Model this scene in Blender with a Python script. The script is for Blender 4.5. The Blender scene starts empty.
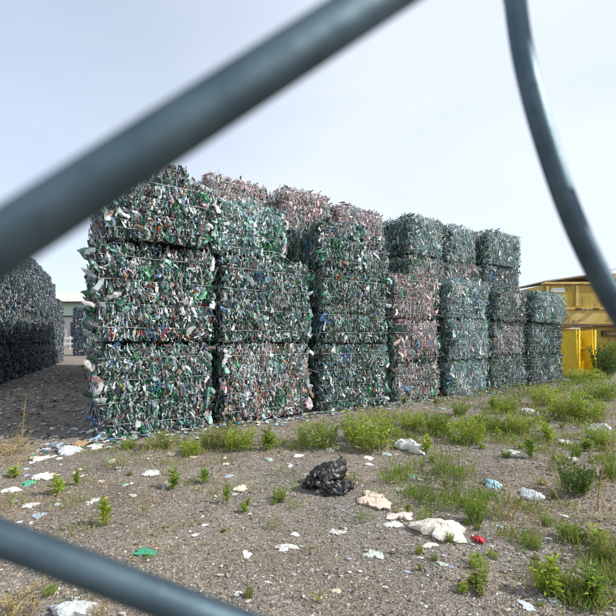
import bpy, math, random
import numpy as np
from mathutils import Vector

# ------------------------------------------------------------------ camera, sky, sun
scene = bpy.context.scene
COL = scene.collection
FPX, CAMH, HOR = 385.0, 1.15, 340.0          # focal length in photo pixels, eye height, horizon row
cam = bpy.data.cameras.new("camera")
cam.sensor_width = 36
cam.lens = FPX / 616 * 36
cam.shift_y = (HOR - 308) / 616
cam.clip_start, cam.clip_end = 0.004, 5000
cam.dof.use_dof = True
cam.dof.focus_distance = 6.5
cam.dof.aperture_fstop = 24
cam_o = bpy.data.objects.new("camera", cam)
cam_o.location = (0, 0, CAMH)
cam_o.rotation_euler = (math.radians(90), 0, 0)
COL.objects.link(cam_o)
scene.camera = cam_o

SUN_EL = math.radians(40)
sun_h = Vector((0.975, -0.20, 0)).normalized()
sun_dir = Vector((sun_h.x * math.cos(SUN_EL), sun_h.y * math.cos(SUN_EL), math.sin(SUN_EL)))
sl = bpy.data.lights.new("sun", 'SUN')
sl.energy = 4.9
sl.angle = math.radians(0.6)
sl.color = (1.0, 0.955, 0.88)
so = bpy.data.objects.new("sun", sl)
so.rotation_euler = sun_dir.to_track_quat('Z', 'Y').to_euler()
COL.objects.link(so)

world = bpy.data.worlds.new("World")
scene.world = world
world.use_nodes = True
wt = world.node_tree
wn, wl = wt.nodes, wt.links
bg = wn['Background']
sky = wn.new('ShaderNodeTexSky')
sky.sky_type = 'NISHITA'
sky.sun_disc = False
sky.sun_elevation = SUN_EL
sky.sun_rotation = math.atan2(sun_h.x, sun_h.y)
sky.air_density, sky.dust_density, sky.ozone_density = 1.1, 1.0, 2.0
tc = wn.new('ShaderNodeTexCoord')
mp = wn.new('ShaderNodeMapping')
mp.inputs['Scale'].default_value = (1.0, 1.0, 2.2)
mp.inputs['Rotation'].default_value = (0.2, 0.5, 0.6)
nz = wn.new('ShaderNodeTexNoise')
nz.inputs['Scale'].default_value = 1.7
nz.inputs['Detail'].default_value = 6
nz.inputs['Roughness'].default_value = 0.5
nz.inputs['Distortion'].default_value = 0.3
mr = wn.new('ShaderNodeMapRange')
mr.inputs['From Min'].default_value = 0.30
mr.inputs['From Max'].default_value = 0.72
mr.inputs['To Min'].default_value = 0.80
mr.inputs['To Max'].default_value = 1.0
mixc = wn.new('ShaderNodeMix')
mixc.data_type = 'RGBA'
mixc.inputs['B'].default_value = (5.05, 5.5, 6.2, 1)      # thin veil of bright high cloud
wl.new(tc.outputs['Generated'], mp.inputs['Vector'])
wl.new(mp.outputs['Vector'], nz.inputs['Vector'])
wl.new(nz.outputs['Fac'], mr.inputs['Value'])
dt = wn.new('ShaderNodeVectorMath'); dt.operation = 'DOT_PRODUCT'
dt.inputs[1].default_value = Vector((-.75, .62, .72)).normalized()
thin = wn.new('ShaderNodeMapRange'); thin.interpolation_type = 'SMOOTHSTEP'
thin.inputs['From Min'].default_value, thin.inputs['From Max'].default_value = .62, 1.05
thin.inputs['To Min'].default_value, thin.inputs['To Max'].default_value = 1.0, .58
fm = wn.new('ShaderNodeMath'); fm.operation = 'MULTIPLY'
wl.new(tc.outputs['Generated'], dt.inputs[0])
wl.new(dt.outputs['Value'], thin.inputs['Value'])
wl.new(thin.outputs['Result'], fm.inputs[0]); wl.new(mr.outputs['Result'], fm.inputs[1])
wl.new(fm.outputs[0], mixc.inputs['Factor'])
wl.new(sky.outputs['Color'], mixc.inputs['A'])
wl.new(mixc.outputs['Result'], bg.inputs['Color'])
bg.inputs['Strength'].default_value = 0.15

scene.view_settings.view_transform = 'Standard'
scene.view_settings.look = 'None'
scene.view_settings.exposure = 0.3
scene.view_settings.gamma = 1.0

rng = np.random.default_rng(7)
random.seed(7)


# ------------------------------------------------------------------ helpers
def gnd(px, py):
    """point of the ground seen at a photo position"""
    y = FPX * CAMH / (py - HOR)
    return (px - 308) / FPX * y, y


def gh(x, y):
    """gentle relief of the yard"""
    x, y = np.asarray(x, float), np.asarray(y, float)
    f = np.clip(1.3 - np.hypot(x, y) / 14, 0, 1)
    return f * (0.018 * np.sin(1.3 * x + .5) * np.sin(1.1 * y + .3) + 0.012 * np.sin(3.1 * x + 2.0 * y)
                + 0.006 * np.sin(7.3 * x - 5.1 * y) + 0.004 * np.sin(13.0 * x + 9.0 * y)) - 0.01


def tag(o, label=None, cat=None, group=None, kind=None):
    if label: o['label'] = label
    if cat: o['category'] = cat
    if group: o['group'] = group
    if kind: o['kind'] = kind
    return o


def link(name, me, parent=None, loc=(0, 0, 0), rot=(0, 0, 0), scale=(1, 1, 1)):
    o = bpy.data.objects.new(name, me)
    COL.objects.link(o)
    o.location, o.rotation_euler, o.scale = loc, rot, scale
    if parent: o.parent = parent
    return o


def np_mesh(name, V, F, mat, col=None, flat=True):
    """V (n,3); F (m,k) one face size; col (n,3) colour per vertex"""
    me = bpy.data.meshes.new(name)
    V = np.ascontiguousarray(V, np.float32)
    F = np.ascontiguousarray(F, np.int32)
    m, k = F.shape
    me.vertices.add(len(V))
    me.vertices.foreach_set('co', V.ravel())
    me.loops.add(m * k)
    me.loops.foreach_set('vertex_index', F.ravel())
    me.polygons.add(m)
    me.polygons.foreach_set('loop_start', np.arange(0, m * k, k, dtype=np.int32))
    me.update(calc_edges=True)
    if flat: me.shade_flat()
    if col is not None:
        a = me.color_attributes.new('Col', 'FLOAT_COLOR', 'POINT')
        c4 = np.ones((len(V), 4), np.float32)
        c4[:, :3] = col
        a.data.foreach_set('color', c4.ravel())
    me.materials.append(mat)
    me.validate()
    return me


class MB:
    """collects boxes, tubes and plates, builds ONE mesh"""
    def __init__(s): s.v, s.f = [], []

    def poly(s, vs, fs):
        b = len(s.v)
        s.v += [tuple(v) for v in vs]
        s.f += [tuple(i + b for i in f) for f in fs]
        return s

    def box(s, x0, x1, y0, y1, z0, z1):
        return s.poly([(x0, y0, z0), (x1, y0, z0), (x1, y1, z0), (x0, y1, z0), (x0, y0, z1), (x1, y0, z1), (x1, y1, z1), (x0, y1, z1)],
                      [(0, 3, 2, 1), (4, 5, 6, 7), (0, 1, 5, 4), (1, 2, 6, 5), (2, 3, 7, 6), (3, 0, 4, 7)])

    def hexa(s, p):  # eight corners, ordered like box
        return s.poly(p, [(0, 3, 2, 1), (4, 5, 6, 7), (0, 1, 5, 4), (1, 2, 6, 5), (2, 3, 7, 6), (3, 0, 4, 7)])

    def tube(s, pts, r, n=6, closed=False):
        pts = [Vector(p) for p in pts]
        rings, N = [], len(pts)
        prev = None
        for i, p in enumerate(pts):
            if closed: t = pts[(i + 1) % N] - pts[i - 1]
            else: t = pts[min(i + 1, N - 1)] - pts[max(i - 1, 0)]
            t.normalize()
            if prev is None:
                prev = t.orthogonal().normalized()
            a = (prev - t * prev.dot(t)).normalized()
            prev = a
            b = t.cross(a)
            rr = r[i] if isinstance(r, (list, tuple)) else r
            rings.append([p + a * (rr * math.cos(2 * math.pi * k / n)) + b * (rr * math.sin(2 * math.pi * k / n)) for k in range(n)])
        vs = [v for rg in rings for v in rg]
        fs = []
        for i in range(N if closed else N - 1):
            j = (i + 1) % N
            for k in range(n):
                fs.append((i * n + k, i * n + (k + 1) % n, j * n + (k + 1) % n, j * n + k))
        if not closed:
            fs.append(tuple(reversed(range(n))))
            fs.append(tuple((N - 1) * n + k for k in range(n)))
        return s.poly(vs, fs)

    def mesh(s, name, mat, smooth=False):
        me = bpy.data.meshes.new(name)
        me.from_pydata(s.v, [], s.f)
        me.materials.append(mat)
        if smooth: me.shade_smooth()
        me.update()
        return me

    def build(s, name, mat, parent=None, loc=(0, 0, 0), rot=(0, 0, 0), smooth=False, bevel=0):
        o = link(name, s.mesh(name, mat, smooth), parent, loc, rot)
        if bevel:
            m = o.modifiers.new('bevel', 'BEVEL')
            m.width, m.segments, m.limit_method = bevel, 2, 'ANGLE'
        return o


def empty(name, loc=(0, 0, 0), rz=0):
    o = link(name, None, None, loc, (0, 0, rz))
    o.empty_display_size = .2
    return o


# ------------------------------------------------------------------ materials
def mat_new(name):
    m = bpy.data.materials.new(name)
    m.use_nodes = True
    return m, m.node_tree.nodes, m.node_tree.links, m.node_tree.nodes['Principled BSDF']


def mat_attr(name, rough=.4, spec=.5, vary=.15, objcolor=False, trans=0.0, bump=0.0, bscale=60):
    """colour from the piece's own colour attribute (or the object's colour), slight grain"""
    m, n, l, p = mat_new(name)
    if objcolor:
        s = n.new('ShaderNodeObjectInfo').outputs['Color']
    else:
        a = n.new('ShaderNodeAttribute'); a.attribute_name = 'Col'
        s = a.outputs['Color']
    t = n.new('ShaderNodeTexCoord')
    z = n.new('ShaderNodeTexNoise')
    z.inputs['Scale'].default_value = bscale
    z.inputs['Detail'].default_value = 3
    l.new(t.outputs['Object'], z.inputs['Vector'])
    r = n.new('ShaderNodeMapRange')
    r.inputs['From Min'].default_value, r.inputs['From Max'].default_value = .3, .7
    r.inputs['To Min'].default_value, r.inputs['To Max'].default_value = 1 - vary, 1 + vary
    l.new(z.outputs['Fac'], r.inputs['Value'])
    mx = n.new('ShaderNodeMix'); mx.data_type = 'RGBA'; mx.blend_type = 'MULTIPLY'
    mx.inputs['Factor'].default_value = 1
    l.new(s, mx.inputs['A']); l.new(r.outputs['Result'], mx.inputs['B'])
    l.new(mx.outputs['Result'], p.inputs['Base Color'])
    p.inputs['Roughness'].default_value = rough
    p.inputs['Specular IOR Level'].default_value = spec
    if trans:
        tr = n.new('ShaderNodeBsdfTranslucent')
        l.new(mx.outputs['Result'], tr.inputs['Color'])
        ms = n.new('ShaderNodeMixShader'); ms.inputs['Fac'].default_value = trans
        l.new(p.outputs['BSDF'], ms.inputs[1]); l.new(tr.outputs['BSDF'], ms.inputs[2])
        l.new(ms.outputs['Shader'], n['Material Output'].inputs['Surface'])
    if bump:
        b = n.new('ShaderNodeBump'); b.inputs['Strength'].default_value = bump; b.inputs['Distance'].default_value = .01
        l.new(z.outputs['Fac'], b.inputs['Height']); l.new(b.outputs['Normal'], p.inputs['Normal'])
    return m


def mat_two(name, c1, c2, scale=3, rough=.6, metal=0, lo=.4, hi=.6, c3=None, lo3=.62, hi3=.7, scale3=8, bump=.0, stretch=(1, 1, 1), spec=.5):
    """noise mix of two paints, with an optional third (rust, dirt) in blotches"""
    m, n, l, p = mat_new(name)
    t = n.new('ShaderNodeTexCoord'); mpp = n.new('ShaderNodeMapping'); mpp.inputs['Scale'].default_value = stretch
    l.new(t.outputs['Object'], mpp.inputs['Vector'])
    z = n.new('ShaderNodeTexNoise'); z.inputs['Scale'].default_value = scale; z.inputs['Detail'].default_value = 6
    l.new(mpp.outputs['Vector'], z.inputs['Vector'])
    r = n.new('ShaderNodeMapRange'); r.inputs['From Min'].default_value, r.inputs['From Max'].default_value = lo, hi
    l.new(z.outputs['Fac'], r.inputs['Value'])
    mx = n.new('ShaderNodeMix'); mx.data_type = 'RGBA'
    mx.inputs['A'].default_value, mx.inputs['B'].default_value = (*c1, 1), (*c2, 1)
    l.new(r.outputs['Result'], mx.inputs['Factor'])
    out = mx.outputs['Result']
    if c3:
        z3 = n.new('ShaderNodeTexNoise'); z3.inputs['Scale'].default_value = scale3; z3.inputs['Detail'].default_value = 8
        z3.inputs['Roughness'].default_value = .65
        l.new(mpp.outputs['Vector'], z3.inputs['Vector'])
        r3 = n.new('ShaderNodeMapRange'); r3.inputs['From Min'].default_value, r3.inputs['From Max'].default_value = lo3, hi3
        l.new(z3.outputs['Fac'], r3.inputs['Value'])
        m3 = n.new('ShaderNodeMix'); m3.data_type = 'RGBA'; m3.inputs['B'].default_value = (*c3, 1)
        l.new(r3.outputs['Result'], m3.inputs['Factor']); l.new(out, m3.inputs['A'])
        out = m3.outputs['Result']
    l.new(out, p.inputs['Base Color'])
    p.inputs['Roughness'].default_value, p.inputs['Metallic'].default_value = rough, metal
    p.inputs['Specular IOR Level'].default_value = spec
    if bump:
        b = n.new('ShaderNodeBump'); b.inputs['Strength'].default_value = bump; b.inputs['Distance'].default_value = .01
        l.new(z.outputs['Fac'], b.inputs['Height']); l.new(b.outputs['Normal'], p.inputs['Normal'])
    return m


M_BOT = mat_attr('crushed_plastic', rough=.27, spec=.65, vary=.25, bscale=45, bump=.3, trans=.2)
M_BOTO = mat_attr('bottle_plastic', rough=.18, spec=.7, vary=.25, objcolor=True, bscale=30, bump=.3, trans=.18)
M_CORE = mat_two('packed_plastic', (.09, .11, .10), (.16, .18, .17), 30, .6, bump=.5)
M_STRAP = mat_two('baling_wire_steel', (.36, .37, .37), (.46, .46, .45), 12, .4, .2)
M_LEAF = mat_attr('leaf', rough=.5, spec=.35, vary=.2, trans=.4, bscale=25)
M_STONE = mat_attr('gravel_stone', rough=.85, spec=.25, vary=.2, bscale=90)
M_FLAKE = mat_attr('litter_plastic', rough=.4, spec=.45, vary=.15, trans=.15, bscale=40)
M_SHEET = mat_attr('sheet_plastic', rough=.45, spec=.4, vary=.14, objcolor=True, trans=.12, bscale=9, bump=.5)
M_BLACK = mat_two('black_bag_plastic', (.008, .008, .009), (.018, .018, .02), 12, .42, spec=.45, bump=.2)
M_YEL = mat_two('yellow_machine_paint', (.47, .33, .035), (.35, .24, .03), 1.6, .5, c3=(.12, .06, .025), lo3=.54, hi3=.68, scale3=3.5, stretch=(1, 1, .5))
M_YEL2 = mat_two('bright_yellow_paint', (.86, .62, .035), (.78, .53, .03), 4, .45, c3=(.20, .10, .03), lo3=.64, hi3=.72, scale3=9)
M_YTAN = mat_two('faded_yellow_paint', (.56, .42, .14), (.48, .33, .08), 2.5, .6, c3=(.13, .07, .035), lo3=.57, hi3=.68, scale3=3)
M_RUST = mat_two('rusty_steel', (.10, .055, .03), (.17, .10, .05), 9, .8, c3=(.05, .04, .035), bump=.4)
M_TARP = mat_two('weathered_boards', (.27, .22, .16), (.40, .34, .26), 4, .8, stretch=(.4, 3, 3), bump=.3)
M_WIRE = mat_two('coated_fence_wire', (.085, .128, .155), (.11, .16, .19), 160, .5, 1.0, c3=(.05, .075, .095), scale3=420, lo3=.55, hi3=.75, bump=.03, spec=.35)


def mat_ground():
    m, n, l, p = mat_new('gravel_and_soil')
    t = n.new('ShaderNodeTexCoord')

    def noise(scale, det=5, ro=.55):
        z = n.new('ShaderNodeTexNoise'); z.inputs['Scale'].default_value = scale
        z.inputs['Detail'].default_value = det; z.inputs['Roughness'].default_value = ro
        l.new(t.outputs['Object'], z.inputs['Vector']); return z.outputs['Fac']

    def rampf(f, lo, hi, a=0, b=1):
        r = n.new('ShaderNodeMapRange')
        for k, v in zip(('From Min', 'From Max', 'To Min', 'To Max'), (lo, hi, a, b)): r.inputs[k].default_value = v
        l.new(f, r.inputs['Value']); return r.outputs['Result']

    def mix(f, a, b, mode='MIX'):
        x = n.new('ShaderNodeMix'); x.data_type = 'RGBA'; x.blend_type = mode
        for s, v in (('Factor', f), ('A', a), ('B', b)):
            if isinstance(v, (tuple, float, int)): x.inputs[s].default_value = (*v, 1) if isinstance(v, tuple) else v
            else: l.new(v, x.inputs[s])
        return x.outputs['Result']

    c = mix(rampf(noise(.55), .38, .62), (.190, .158, .125), (.185, .172, .157))
    c = mix(rampf(noise(1.7), .55, .72), c, (.255, .205, .15))
    c = mix(rampf(noise(3.1), .60, .72, 0, .6), c, (.11, .105, .05))
    c = mix(rampf(noise(.9, 8, .65), .50, .66, 0, .6), c, (.105, .08, .058))
    vo = n.new('ShaderNodeTexVoronoi'); vo.inputs['Scale'].default_value = 120
    l.new(t.outputs['Object'], vo.inputs['Vector'])
    sep = n.new('ShaderNodeSeparateColor'); l.new(vo.outputs['Color'], sep.inputs['Color'])
    g = rampf(sep.outputs['Red'], 0, 1, .55, 1.5)
    c = mix(1.0, c, g, 'MULTIPLY')
    c = mix(rampf(sep.outputs['Green'], .978, .985), c, (.55, .54, .52))
    l.new(c, p.inputs['Base Color'])
    p.inputs['Roughness'].default_value = .95
    p.inputs['Specular IOR Level'].default_value = .2
    b = n.new('ShaderNodeBump'); b.inputs['Strength'].default_value = .6; b.inputs['Distance'].default_value = .008
    ad = n.new('ShaderNodeMath'); ad.operation = 'SUBTRACT'
    l.new(noise(28, 4), ad.inputs[0]); l.new(vo.outputs['Distance'], ad.inputs[1])
    l.new(ad.outputs[0], b.inputs['Height']); l.new(b.outputs['Normal'], p.inputs['Normal'])
    return m


M_GROUND = mat_ground()

# ------------------------------------------------------------------ ground: one sheet to the horizon
radii = np.concatenate([np.linspace(0.25, 12, 150), np.geomspace(12.5, 3000, 60)])
ang = np.linspace(0, 2 * math.pi, 260, endpoint=False)
RR, AA = np.meshgrid(radii, ang, indexing='ij')
gx, gy = RR * np.sin(AA), RR * np.cos(AA)
V = np.stack([gx, gy, gh(gx, gy)], -1).reshape(-1, 3)
na = len(ang)
ii, jj = np.meshgrid(np.arange(len(radii) - 1), np.arange(na), indexing='ij')
F = np.stack([ii * na + jj, (ii + 1) * na + jj, (ii + 1) * na + (jj + 1) % na, ii * na + (jj + 1) % na], -1).reshape(-1, 4)[:, ::-1]
V = np.vstack([V, [[0, 0, -0.01]]])
me = np_mesh('ground', V, F, M_GROUND, flat=False)
tag(link('ground', me), 'bare gravelly yard ground strewn with litter', 'ground', kind='structure')

# ------------------------------------------------------------------ bales of crushed bottles
C_ = dict(clear=(.38, .45, .46), pale=(.55, .60, .60), white=(.79, .80, .79), teal=(.21, .43, .39), green=(.03, .22, .09),
          dkgreen=(.022, .085, .055), blue=(.07, .17, .34), ltblue=(.27, .42, .56), dark=(.03, .035, .04), brown=(.25, .17, .12),
          pink=(.55, .37, .37), red=(.42, .04, .03), orange=(.55, .18, .03), yellow=(.50, .42, .08), navy=(.028, .06, .115))
PAL = {
    'mixed': dict(clear=22, pale=14, white=9, teal=9, green=9, dkgreen=9, blue=6, ltblue=5, dark=13, brown=7, pink=4, red=1.5, orange=.8, yellow=.5),
    'green': dict(clear=22, pale=14, white=8, teal=16, green=11, dkgreen=10, blue=4, ltblue=3, dark=12, brown=6, pink=4, red=.6, orange=.4, yellow=.4),
    'brown': dict(clear=20, pale=17, white=13, teal=6, green=4, dkgreen=3, blue=2, ltblue=2, dark=6, brown=15, pink=17, red=1, orange=1),
    'pink': dict(clear=10, pale=18, white=14, teal=4, green=1.5, dkgreen=1, blue=1.5, ltblue=2, dark=3, brown=9, pink=52, red=3, orange=.5),
    'teal': dict(clear=16, pale=28, white=14, teal=44, green=3, dkgreen=2, ltblue=11, blue=1, dark=2, brown=1, pink=4, red=.3),
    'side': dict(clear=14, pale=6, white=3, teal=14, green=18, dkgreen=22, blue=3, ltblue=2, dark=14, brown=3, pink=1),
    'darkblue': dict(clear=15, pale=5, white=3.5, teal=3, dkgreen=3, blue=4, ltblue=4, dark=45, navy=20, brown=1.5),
    'blue': dict(clear=5, ltblue=4, blue=14, navy=44, dark=28, white=1.5, red=1.2),
}


def pick(pal, n, g):
    ks = list(PAL[pal]); w = np.array([PAL[pal][k] for k in ks], float)
    c = np.array([C_[k] for k in ks])[g.choice(len(ks), n, p=w / w.sum())]
    if pal in ('teal', 'pink', 'brown'): c = np.minimum(c * 1.22, .85)
    return c * g.uniform(.55, 1.12, (n, 1)) * g.uniform(.92, 1.08, (n, 3))


def shards(C, A, B, N, L, W, T, col, g, R=3):
    """crushed, creased pieces: three four-cornered rings each; returns V, F, colours"""
    K = len(C)
    s = np.stack([np.full(K, -.5), g.uniform(-.2, .2, K), np.full(K, .5)], 1)
    sc = np.stack([g.uniform(.35, 1, K), g.uniform(.75, 1.1, K), g.uniform(.35, 1, K)], 1)
    bend = g.normal(0, .16, (K, 3)) * L[:, None]
    skew = g.normal(0, .12, (K, 3)) * L[:, None]
    cb = np.array([1, .1, -1, -.1]); cn = np.array([.1, 1, -.1, -1])
    jb = cb + g.normal(0, .25, (K, 3, 4)); jn = cn + g.normal(0, .35, (K, 3, 4))
    P = (C[:, None, None] + A[:, None, None] * (s * L[:, None])[:, :, None, None] + B[:, None, None] * (skew[:, :, None] + jb * (sc * W[:, None] * .5)[:, :, None])[..., None]
         + N[:, None, None] * (bend[:, :, None] + jn * (sc * T[:, None] * .5)[:, :, None])[..., None])
    P = P + A[:, None, None] * (g.normal(0, .08, (K, 3, 4)) * L[:, None, None])[..., None]
    if R == 2: P = P[:, [0, 2]]
    base = []
    for r in range(R - 1):
        for k in range(4):
            base.append((r * 4 + k, r * 4 + (k + 1) % 4, r * 4 + 4 + (k + 1) % 4, r * 4 + 4 + k))
    base += [(3, 2, 1, 0), tuple(range(4 * R - 4, 4 * R))]
    F = (np.array(base)[None] + (np.arange(K) * 4 * R)[:, None, None]).reshape(-1, 4)
    return P.reshape(-1, 3), F, np.repeat(col, 4 * R, 0)


def unit(a): return a / np.linalg.norm(a, axis=1, keepdims=True)


def face_pieces(o, eu, ev, en, su, sv, dens, size, pal, g, grooves, flare=1.0, two=None, R=3):
    """pieces pressed into one face of a bale: origin o, in-plane axes eu (level) and ev (up), outward en"""
    n = int(su * sv * dens)
    a, b = g.uniform(-.01, su + .01, n), g.uniform(-.005, sv - .012, n)
    ph = g.uniform(0, 6.28, 6)
    bul = .022 * np.sin(5 * a + ph[0]) * np.sin(6 * b + ph[1]) + .018 * np.sin(11 * a + ph[2] + 7 * b)
    bul = bul + .035 * (1 - (2 * a / su - 1) ** 4) * (1 - (2 * b / sv - 1) ** 4) - .02
    for q in grooves: bul = bul - .045 * np.exp(-((b - q) / .026) ** 2)
    edge = np.minimum(np.minimum(a, su - a), np.minimum(b, sv - b))
    nearedge = np.clip(1 - edge / .10, 0, 1)
    out = bul + g.normal(0, .011, n) + nearedge * (g.uniform(-.05, .05, n) * flare - .01)
    ve = np.clip(1 - np.minimum(a, su - a) / .10, 0, 1); he = np.clip(1 - np.minimum(b, sv - b) / .06, 0, 1)
    out = out - .075 * ve ** 1.6 - .05 * he ** 2 + .02 * (1 - (2 * a / su - 1) ** 2) * (1 - (2 * b / sv - 1) ** 2)
    C = o + a[:, None] * eu + b[:, None] * ev + out[:, None] * en
    th = g.normal(0, .26, n) + (g.random(n) < .10) * g.choice([-1, 1], n) * g.uniform(.7, 1.6, n)
    tilt = g.normal(0, .19, n) + nearedge * g.normal(0, .3, n) * (flare - .4)
    Ad = np.cos(th)[:, None] * ev + np.sin(th)[:, None] * eu
    A = unit(Ad * np.cos(tilt)[:, None] + en * np.sin(tilt)[:, None])
    B0 = np.cos(th)[:, None] * eu - np.sin(th)[:, None] * ev
    roll = g.normal(0, .45, n)
    N0 = unit(np.cross(A, B0))
    B = unit(B0 * np.cos(roll)[:, None] + N0 * np.sin(roll)[:, None])
    N = unit(np.cross(A, B))
    big = (g.random(n) < .13)
    L = size * g.uniform(.04, .10, n) * (1 + .6 * big)
    W = size * g.uniform(.009, .027, n) * (1 + 1.1 * big)
    T = size * g.uniform(.006, .022, n)
    col = pick(pal, n, g)
    if two:                                   # clusters of one colour, as in real bales
        k = g.integers(3, 7)
        for _ in range(k):
            ca, cb_, r = g.uniform(0, su), g.uniform(0, sv), g.uniform(.06, .16)
            sel = (np.hypot(a - ca, b - cb_) < r) & (g.random(n) < .6)
            col[sel] = np.array(C_[two[g.integers(len(two))]]) * g.uniform(.75, 1.25, (sel.sum(), 1))
    return shards(C, A, B, N, L, W, T, col, g, R)


def bottles_mesh(w, d, h, pal, seed, dens=620, size=1.0, grooves=(), sides=('F', 'L', 'R', 'T'), sidepal=None, flare=1.0, R=3):
    g = np.random.default_rng(seed)
    X, Y, Z = np.eye(3)
    o = np.array
    sp = sidepal or pal
    clus = ('green', 'white', 'clear', 'pale', 'blue', 'dkgreen', 'teal') if pal not in ('darkblue', 'blue') else ('dark', 'pale', 'navy')
    parts = []
    if 'F' in sides: parts.append(face_pieces(o([-w / 2, -d / 2, 0]), X, Z, -Y, w, h, dens, size, pal, g, grooves, flare, clus, R))
    if 'L' in sides: parts.append(face_pieces(o([-w / 2, d / 2, 0]), -Y, Z, -X, d, h, dens * .45, size * 1.4, sp, g, grooves, flare * 1.5, clus, 2))
    if 'R' in sides: parts.append(face_pieces(o([w / 2, -d / 2, 0]), Y, Z, X, d, h, dens * .18, size * 1.9, sp, g, grooves, flare * 1.3, clus, 2))
    if 'T' in sides: parts.append(face_pieces(o([-w / 2, -d / 2, h]), X, Y, Z, w, d, dens * .2, size * 1.6, pal, g, (), flare, clus, 2))
    if 'B' in sides: parts.append(face_pieces(o([w / 2, d / 2, 0]), -X, Z, Y, w, h, dens * .35, size * 1.4, pal, g, grooves, flare, clus, R))
    Vs, Fs, Cs, b = [], [], [], 0
    for v, f, c in parts:
        Vs.append(v); Fs.append(f + b); Cs.append(c); b += len(v)
    V = np.vstack(Vs)
    V[:, 2] = np.maximum(V[:, 2], .004)
    return np_mesh('crushed_bottles', V, np.vstack(Fs), M_BOT, np.vstack(Cs))


def core_mesh(w, d, h, seed, lift=0.0):
    g = np.random.default_rng(seed + 999)
    n = 5
    mb = MB()
    i = .055
    L = np.linspace(0, 1, n)
    # six faces of an uneven block
    def P(u, v, t): return ((u - .5) * (w - 3.4 * i), (v - .5) * (d - 3.4 * i), .004 + lift + t * (h - 1.6 * i - .004 - lift))
    idx, vs, fs = {}, [], []
    for a in range(n):
        for b in range(n):
            for c in range(n):
                if a in (0, n - 1) or b in (0, n - 1) or c in (0, n - 1):
                    idx[a, b, c] = len(vs)
                    j = g.normal(0, .012, 3)
                    if c == 0: j[2] = 0
                    p = P(L[a], L[b], L[c])
                    vs.append((p[0] + j[0], p[1] + j[1], p[2] + j[2]))
    for a in range(n - 1):
        for b in range(n - 1):
            for k, rev in ((0, 1), (n - 1, 0)):
                q = [(a, b, k), (a + 1, b, k), (a + 1, b + 1, k), (a, b + 1, k)]
                fs.append(tuple(idx[x] for x in (q[::-1] if rev else q)))
                q = [(a, k, b), (a + 1, k, b), (a + 1, k, b + 1), (a, k, b + 1)]
                fs.append(tuple(idx[x] for x in (q if rev else q[::-1])))
                q = [(k, a, b), (k, a + 1, b), (k, a + 1, b + 1), (k, a, b + 1)]
                fs.append(tuple(idx[x] for x in (q[::-1] if rev else q)))
    return mb.poly(vs, fs).mesh('packed_core', M_CORE)


def strap_mesh(w, d, seed):
    g = random.Random(seed)
    e = .004
    pts = []
    for (x0, y0), (x1, y1) in (((-1, -1), (1, -1)), ((1, -1), (1, 1)), ((1, 1), (-1, 1)), ((-1, 1), (-1, -1))):
        for k in range(9):
            t = k / 9
            b = .016 * math.sin(math.pi * t)
            pts.append(((x0 + (x1 - x0) * t) * (w / 2 + e + b), (y0 + (y1 - y0) * t) * (d / 2 + e + b), g.uniform(-.007, .007)))
    return MB().tube(pts, .0036, 4, closed=True).mesh('baling_wire', M_STRAP)


def bottle_template(seed):
    """a squashed, dented bottle: neck, shoulder, waist and base"""
    g = np.random.default_rng(seed)
    prof = [(-.5, .55), (-.44, .95), (-.2, 1.0), (.0, .82), (.16, 1.0), (.32, .62), (.42, .28), (.5, .26)]
    n = 8
    vs, fs = [], []
    bx, by = g.normal(0, .05), g.normal(0, .05)
    for i, (s, r) in enumerate(prof):
        for k in range(n):
            t = 2 * math.pi * k / n
            fl = .32 if r > .4 else .8
            x = .17 * r * math.cos(t) * (1.15 if r > .4 else .6) + g.normal(0, .018)
            y = .17 * r * math.sin(t) * fl + g.normal(0, .02) + by * math.sin(3 * s)
            vs.append((x + bx * math.cos(4 * s), y, s + g.normal(0, .012)))
    for i in range(len(prof) - 1):
        for k in range(n):
            fs.append((i * n + k, i * n + (k + 1) % n, (i + 1) * n + (k + 1) % n, (i + 1) * n + k))
    fs.append(tuple(reversed(range(n)))); fs.append(tuple((len(prof) - 1) * n + k for k in range(n)))
    return MB().poly(vs, fs).mesh('crushed_bottle', M_BOTO)


BOTT = [bottle_template(100 + k) for k in range(9)]
nparts = [0]


def add_bottles(root, w, d, h, pal, n, seed, left=0, leftz=(.1, .9)):
    g = np.random.default_rng(seed + 5)
    cols = pick(pal, n + left, g)
    for k in range(n + left):
        L = g.uniform(.10, .19)
        if k < n:
            ex_ = g.uniform(-w / 2 + .03, w / 2 - .03) if g.random() < .62 else (1 if g.random() < .6 else -1) * (w / 2 - g.uniform(-.01, .06))
            loc = (ex_, -d / 2 - g.uniform(-.015, .025), g.uniform(.08, h - .06))
            rot = (g.normal(0, .35), g.normal(0, .55) + (g.random() < .3) * g.uniform(-1.5, 1.5), g.uniform(-.5, .5))
        else:                                    # bottles splayed out of the left end
            loc = (-w / 2 - g.uniform(.02, .10), -d / 2 + g.uniform(-.03, .45), g.uniform(*leftz) * h)
            rot = (g.normal(0, .5), g.uniform(-1.9, -.7), g.normal(0, .6))
            L *= 1.2
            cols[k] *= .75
        o = link('crushed_bottle', BOTT[g.integers(len(BOTT))], root, loc, rot, (L, L, L))
        o.color = (*np.clip(cols[k] * 1.15, 0, .85), 1)
        nparts[0] += 1


U = Vector((.838, .545, 0)); VB = Vector((-.545, .838, 0)); P0 = Vector((-2.43, 4.43, 0))
RZ = math.atan2(.545, .838)


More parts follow.
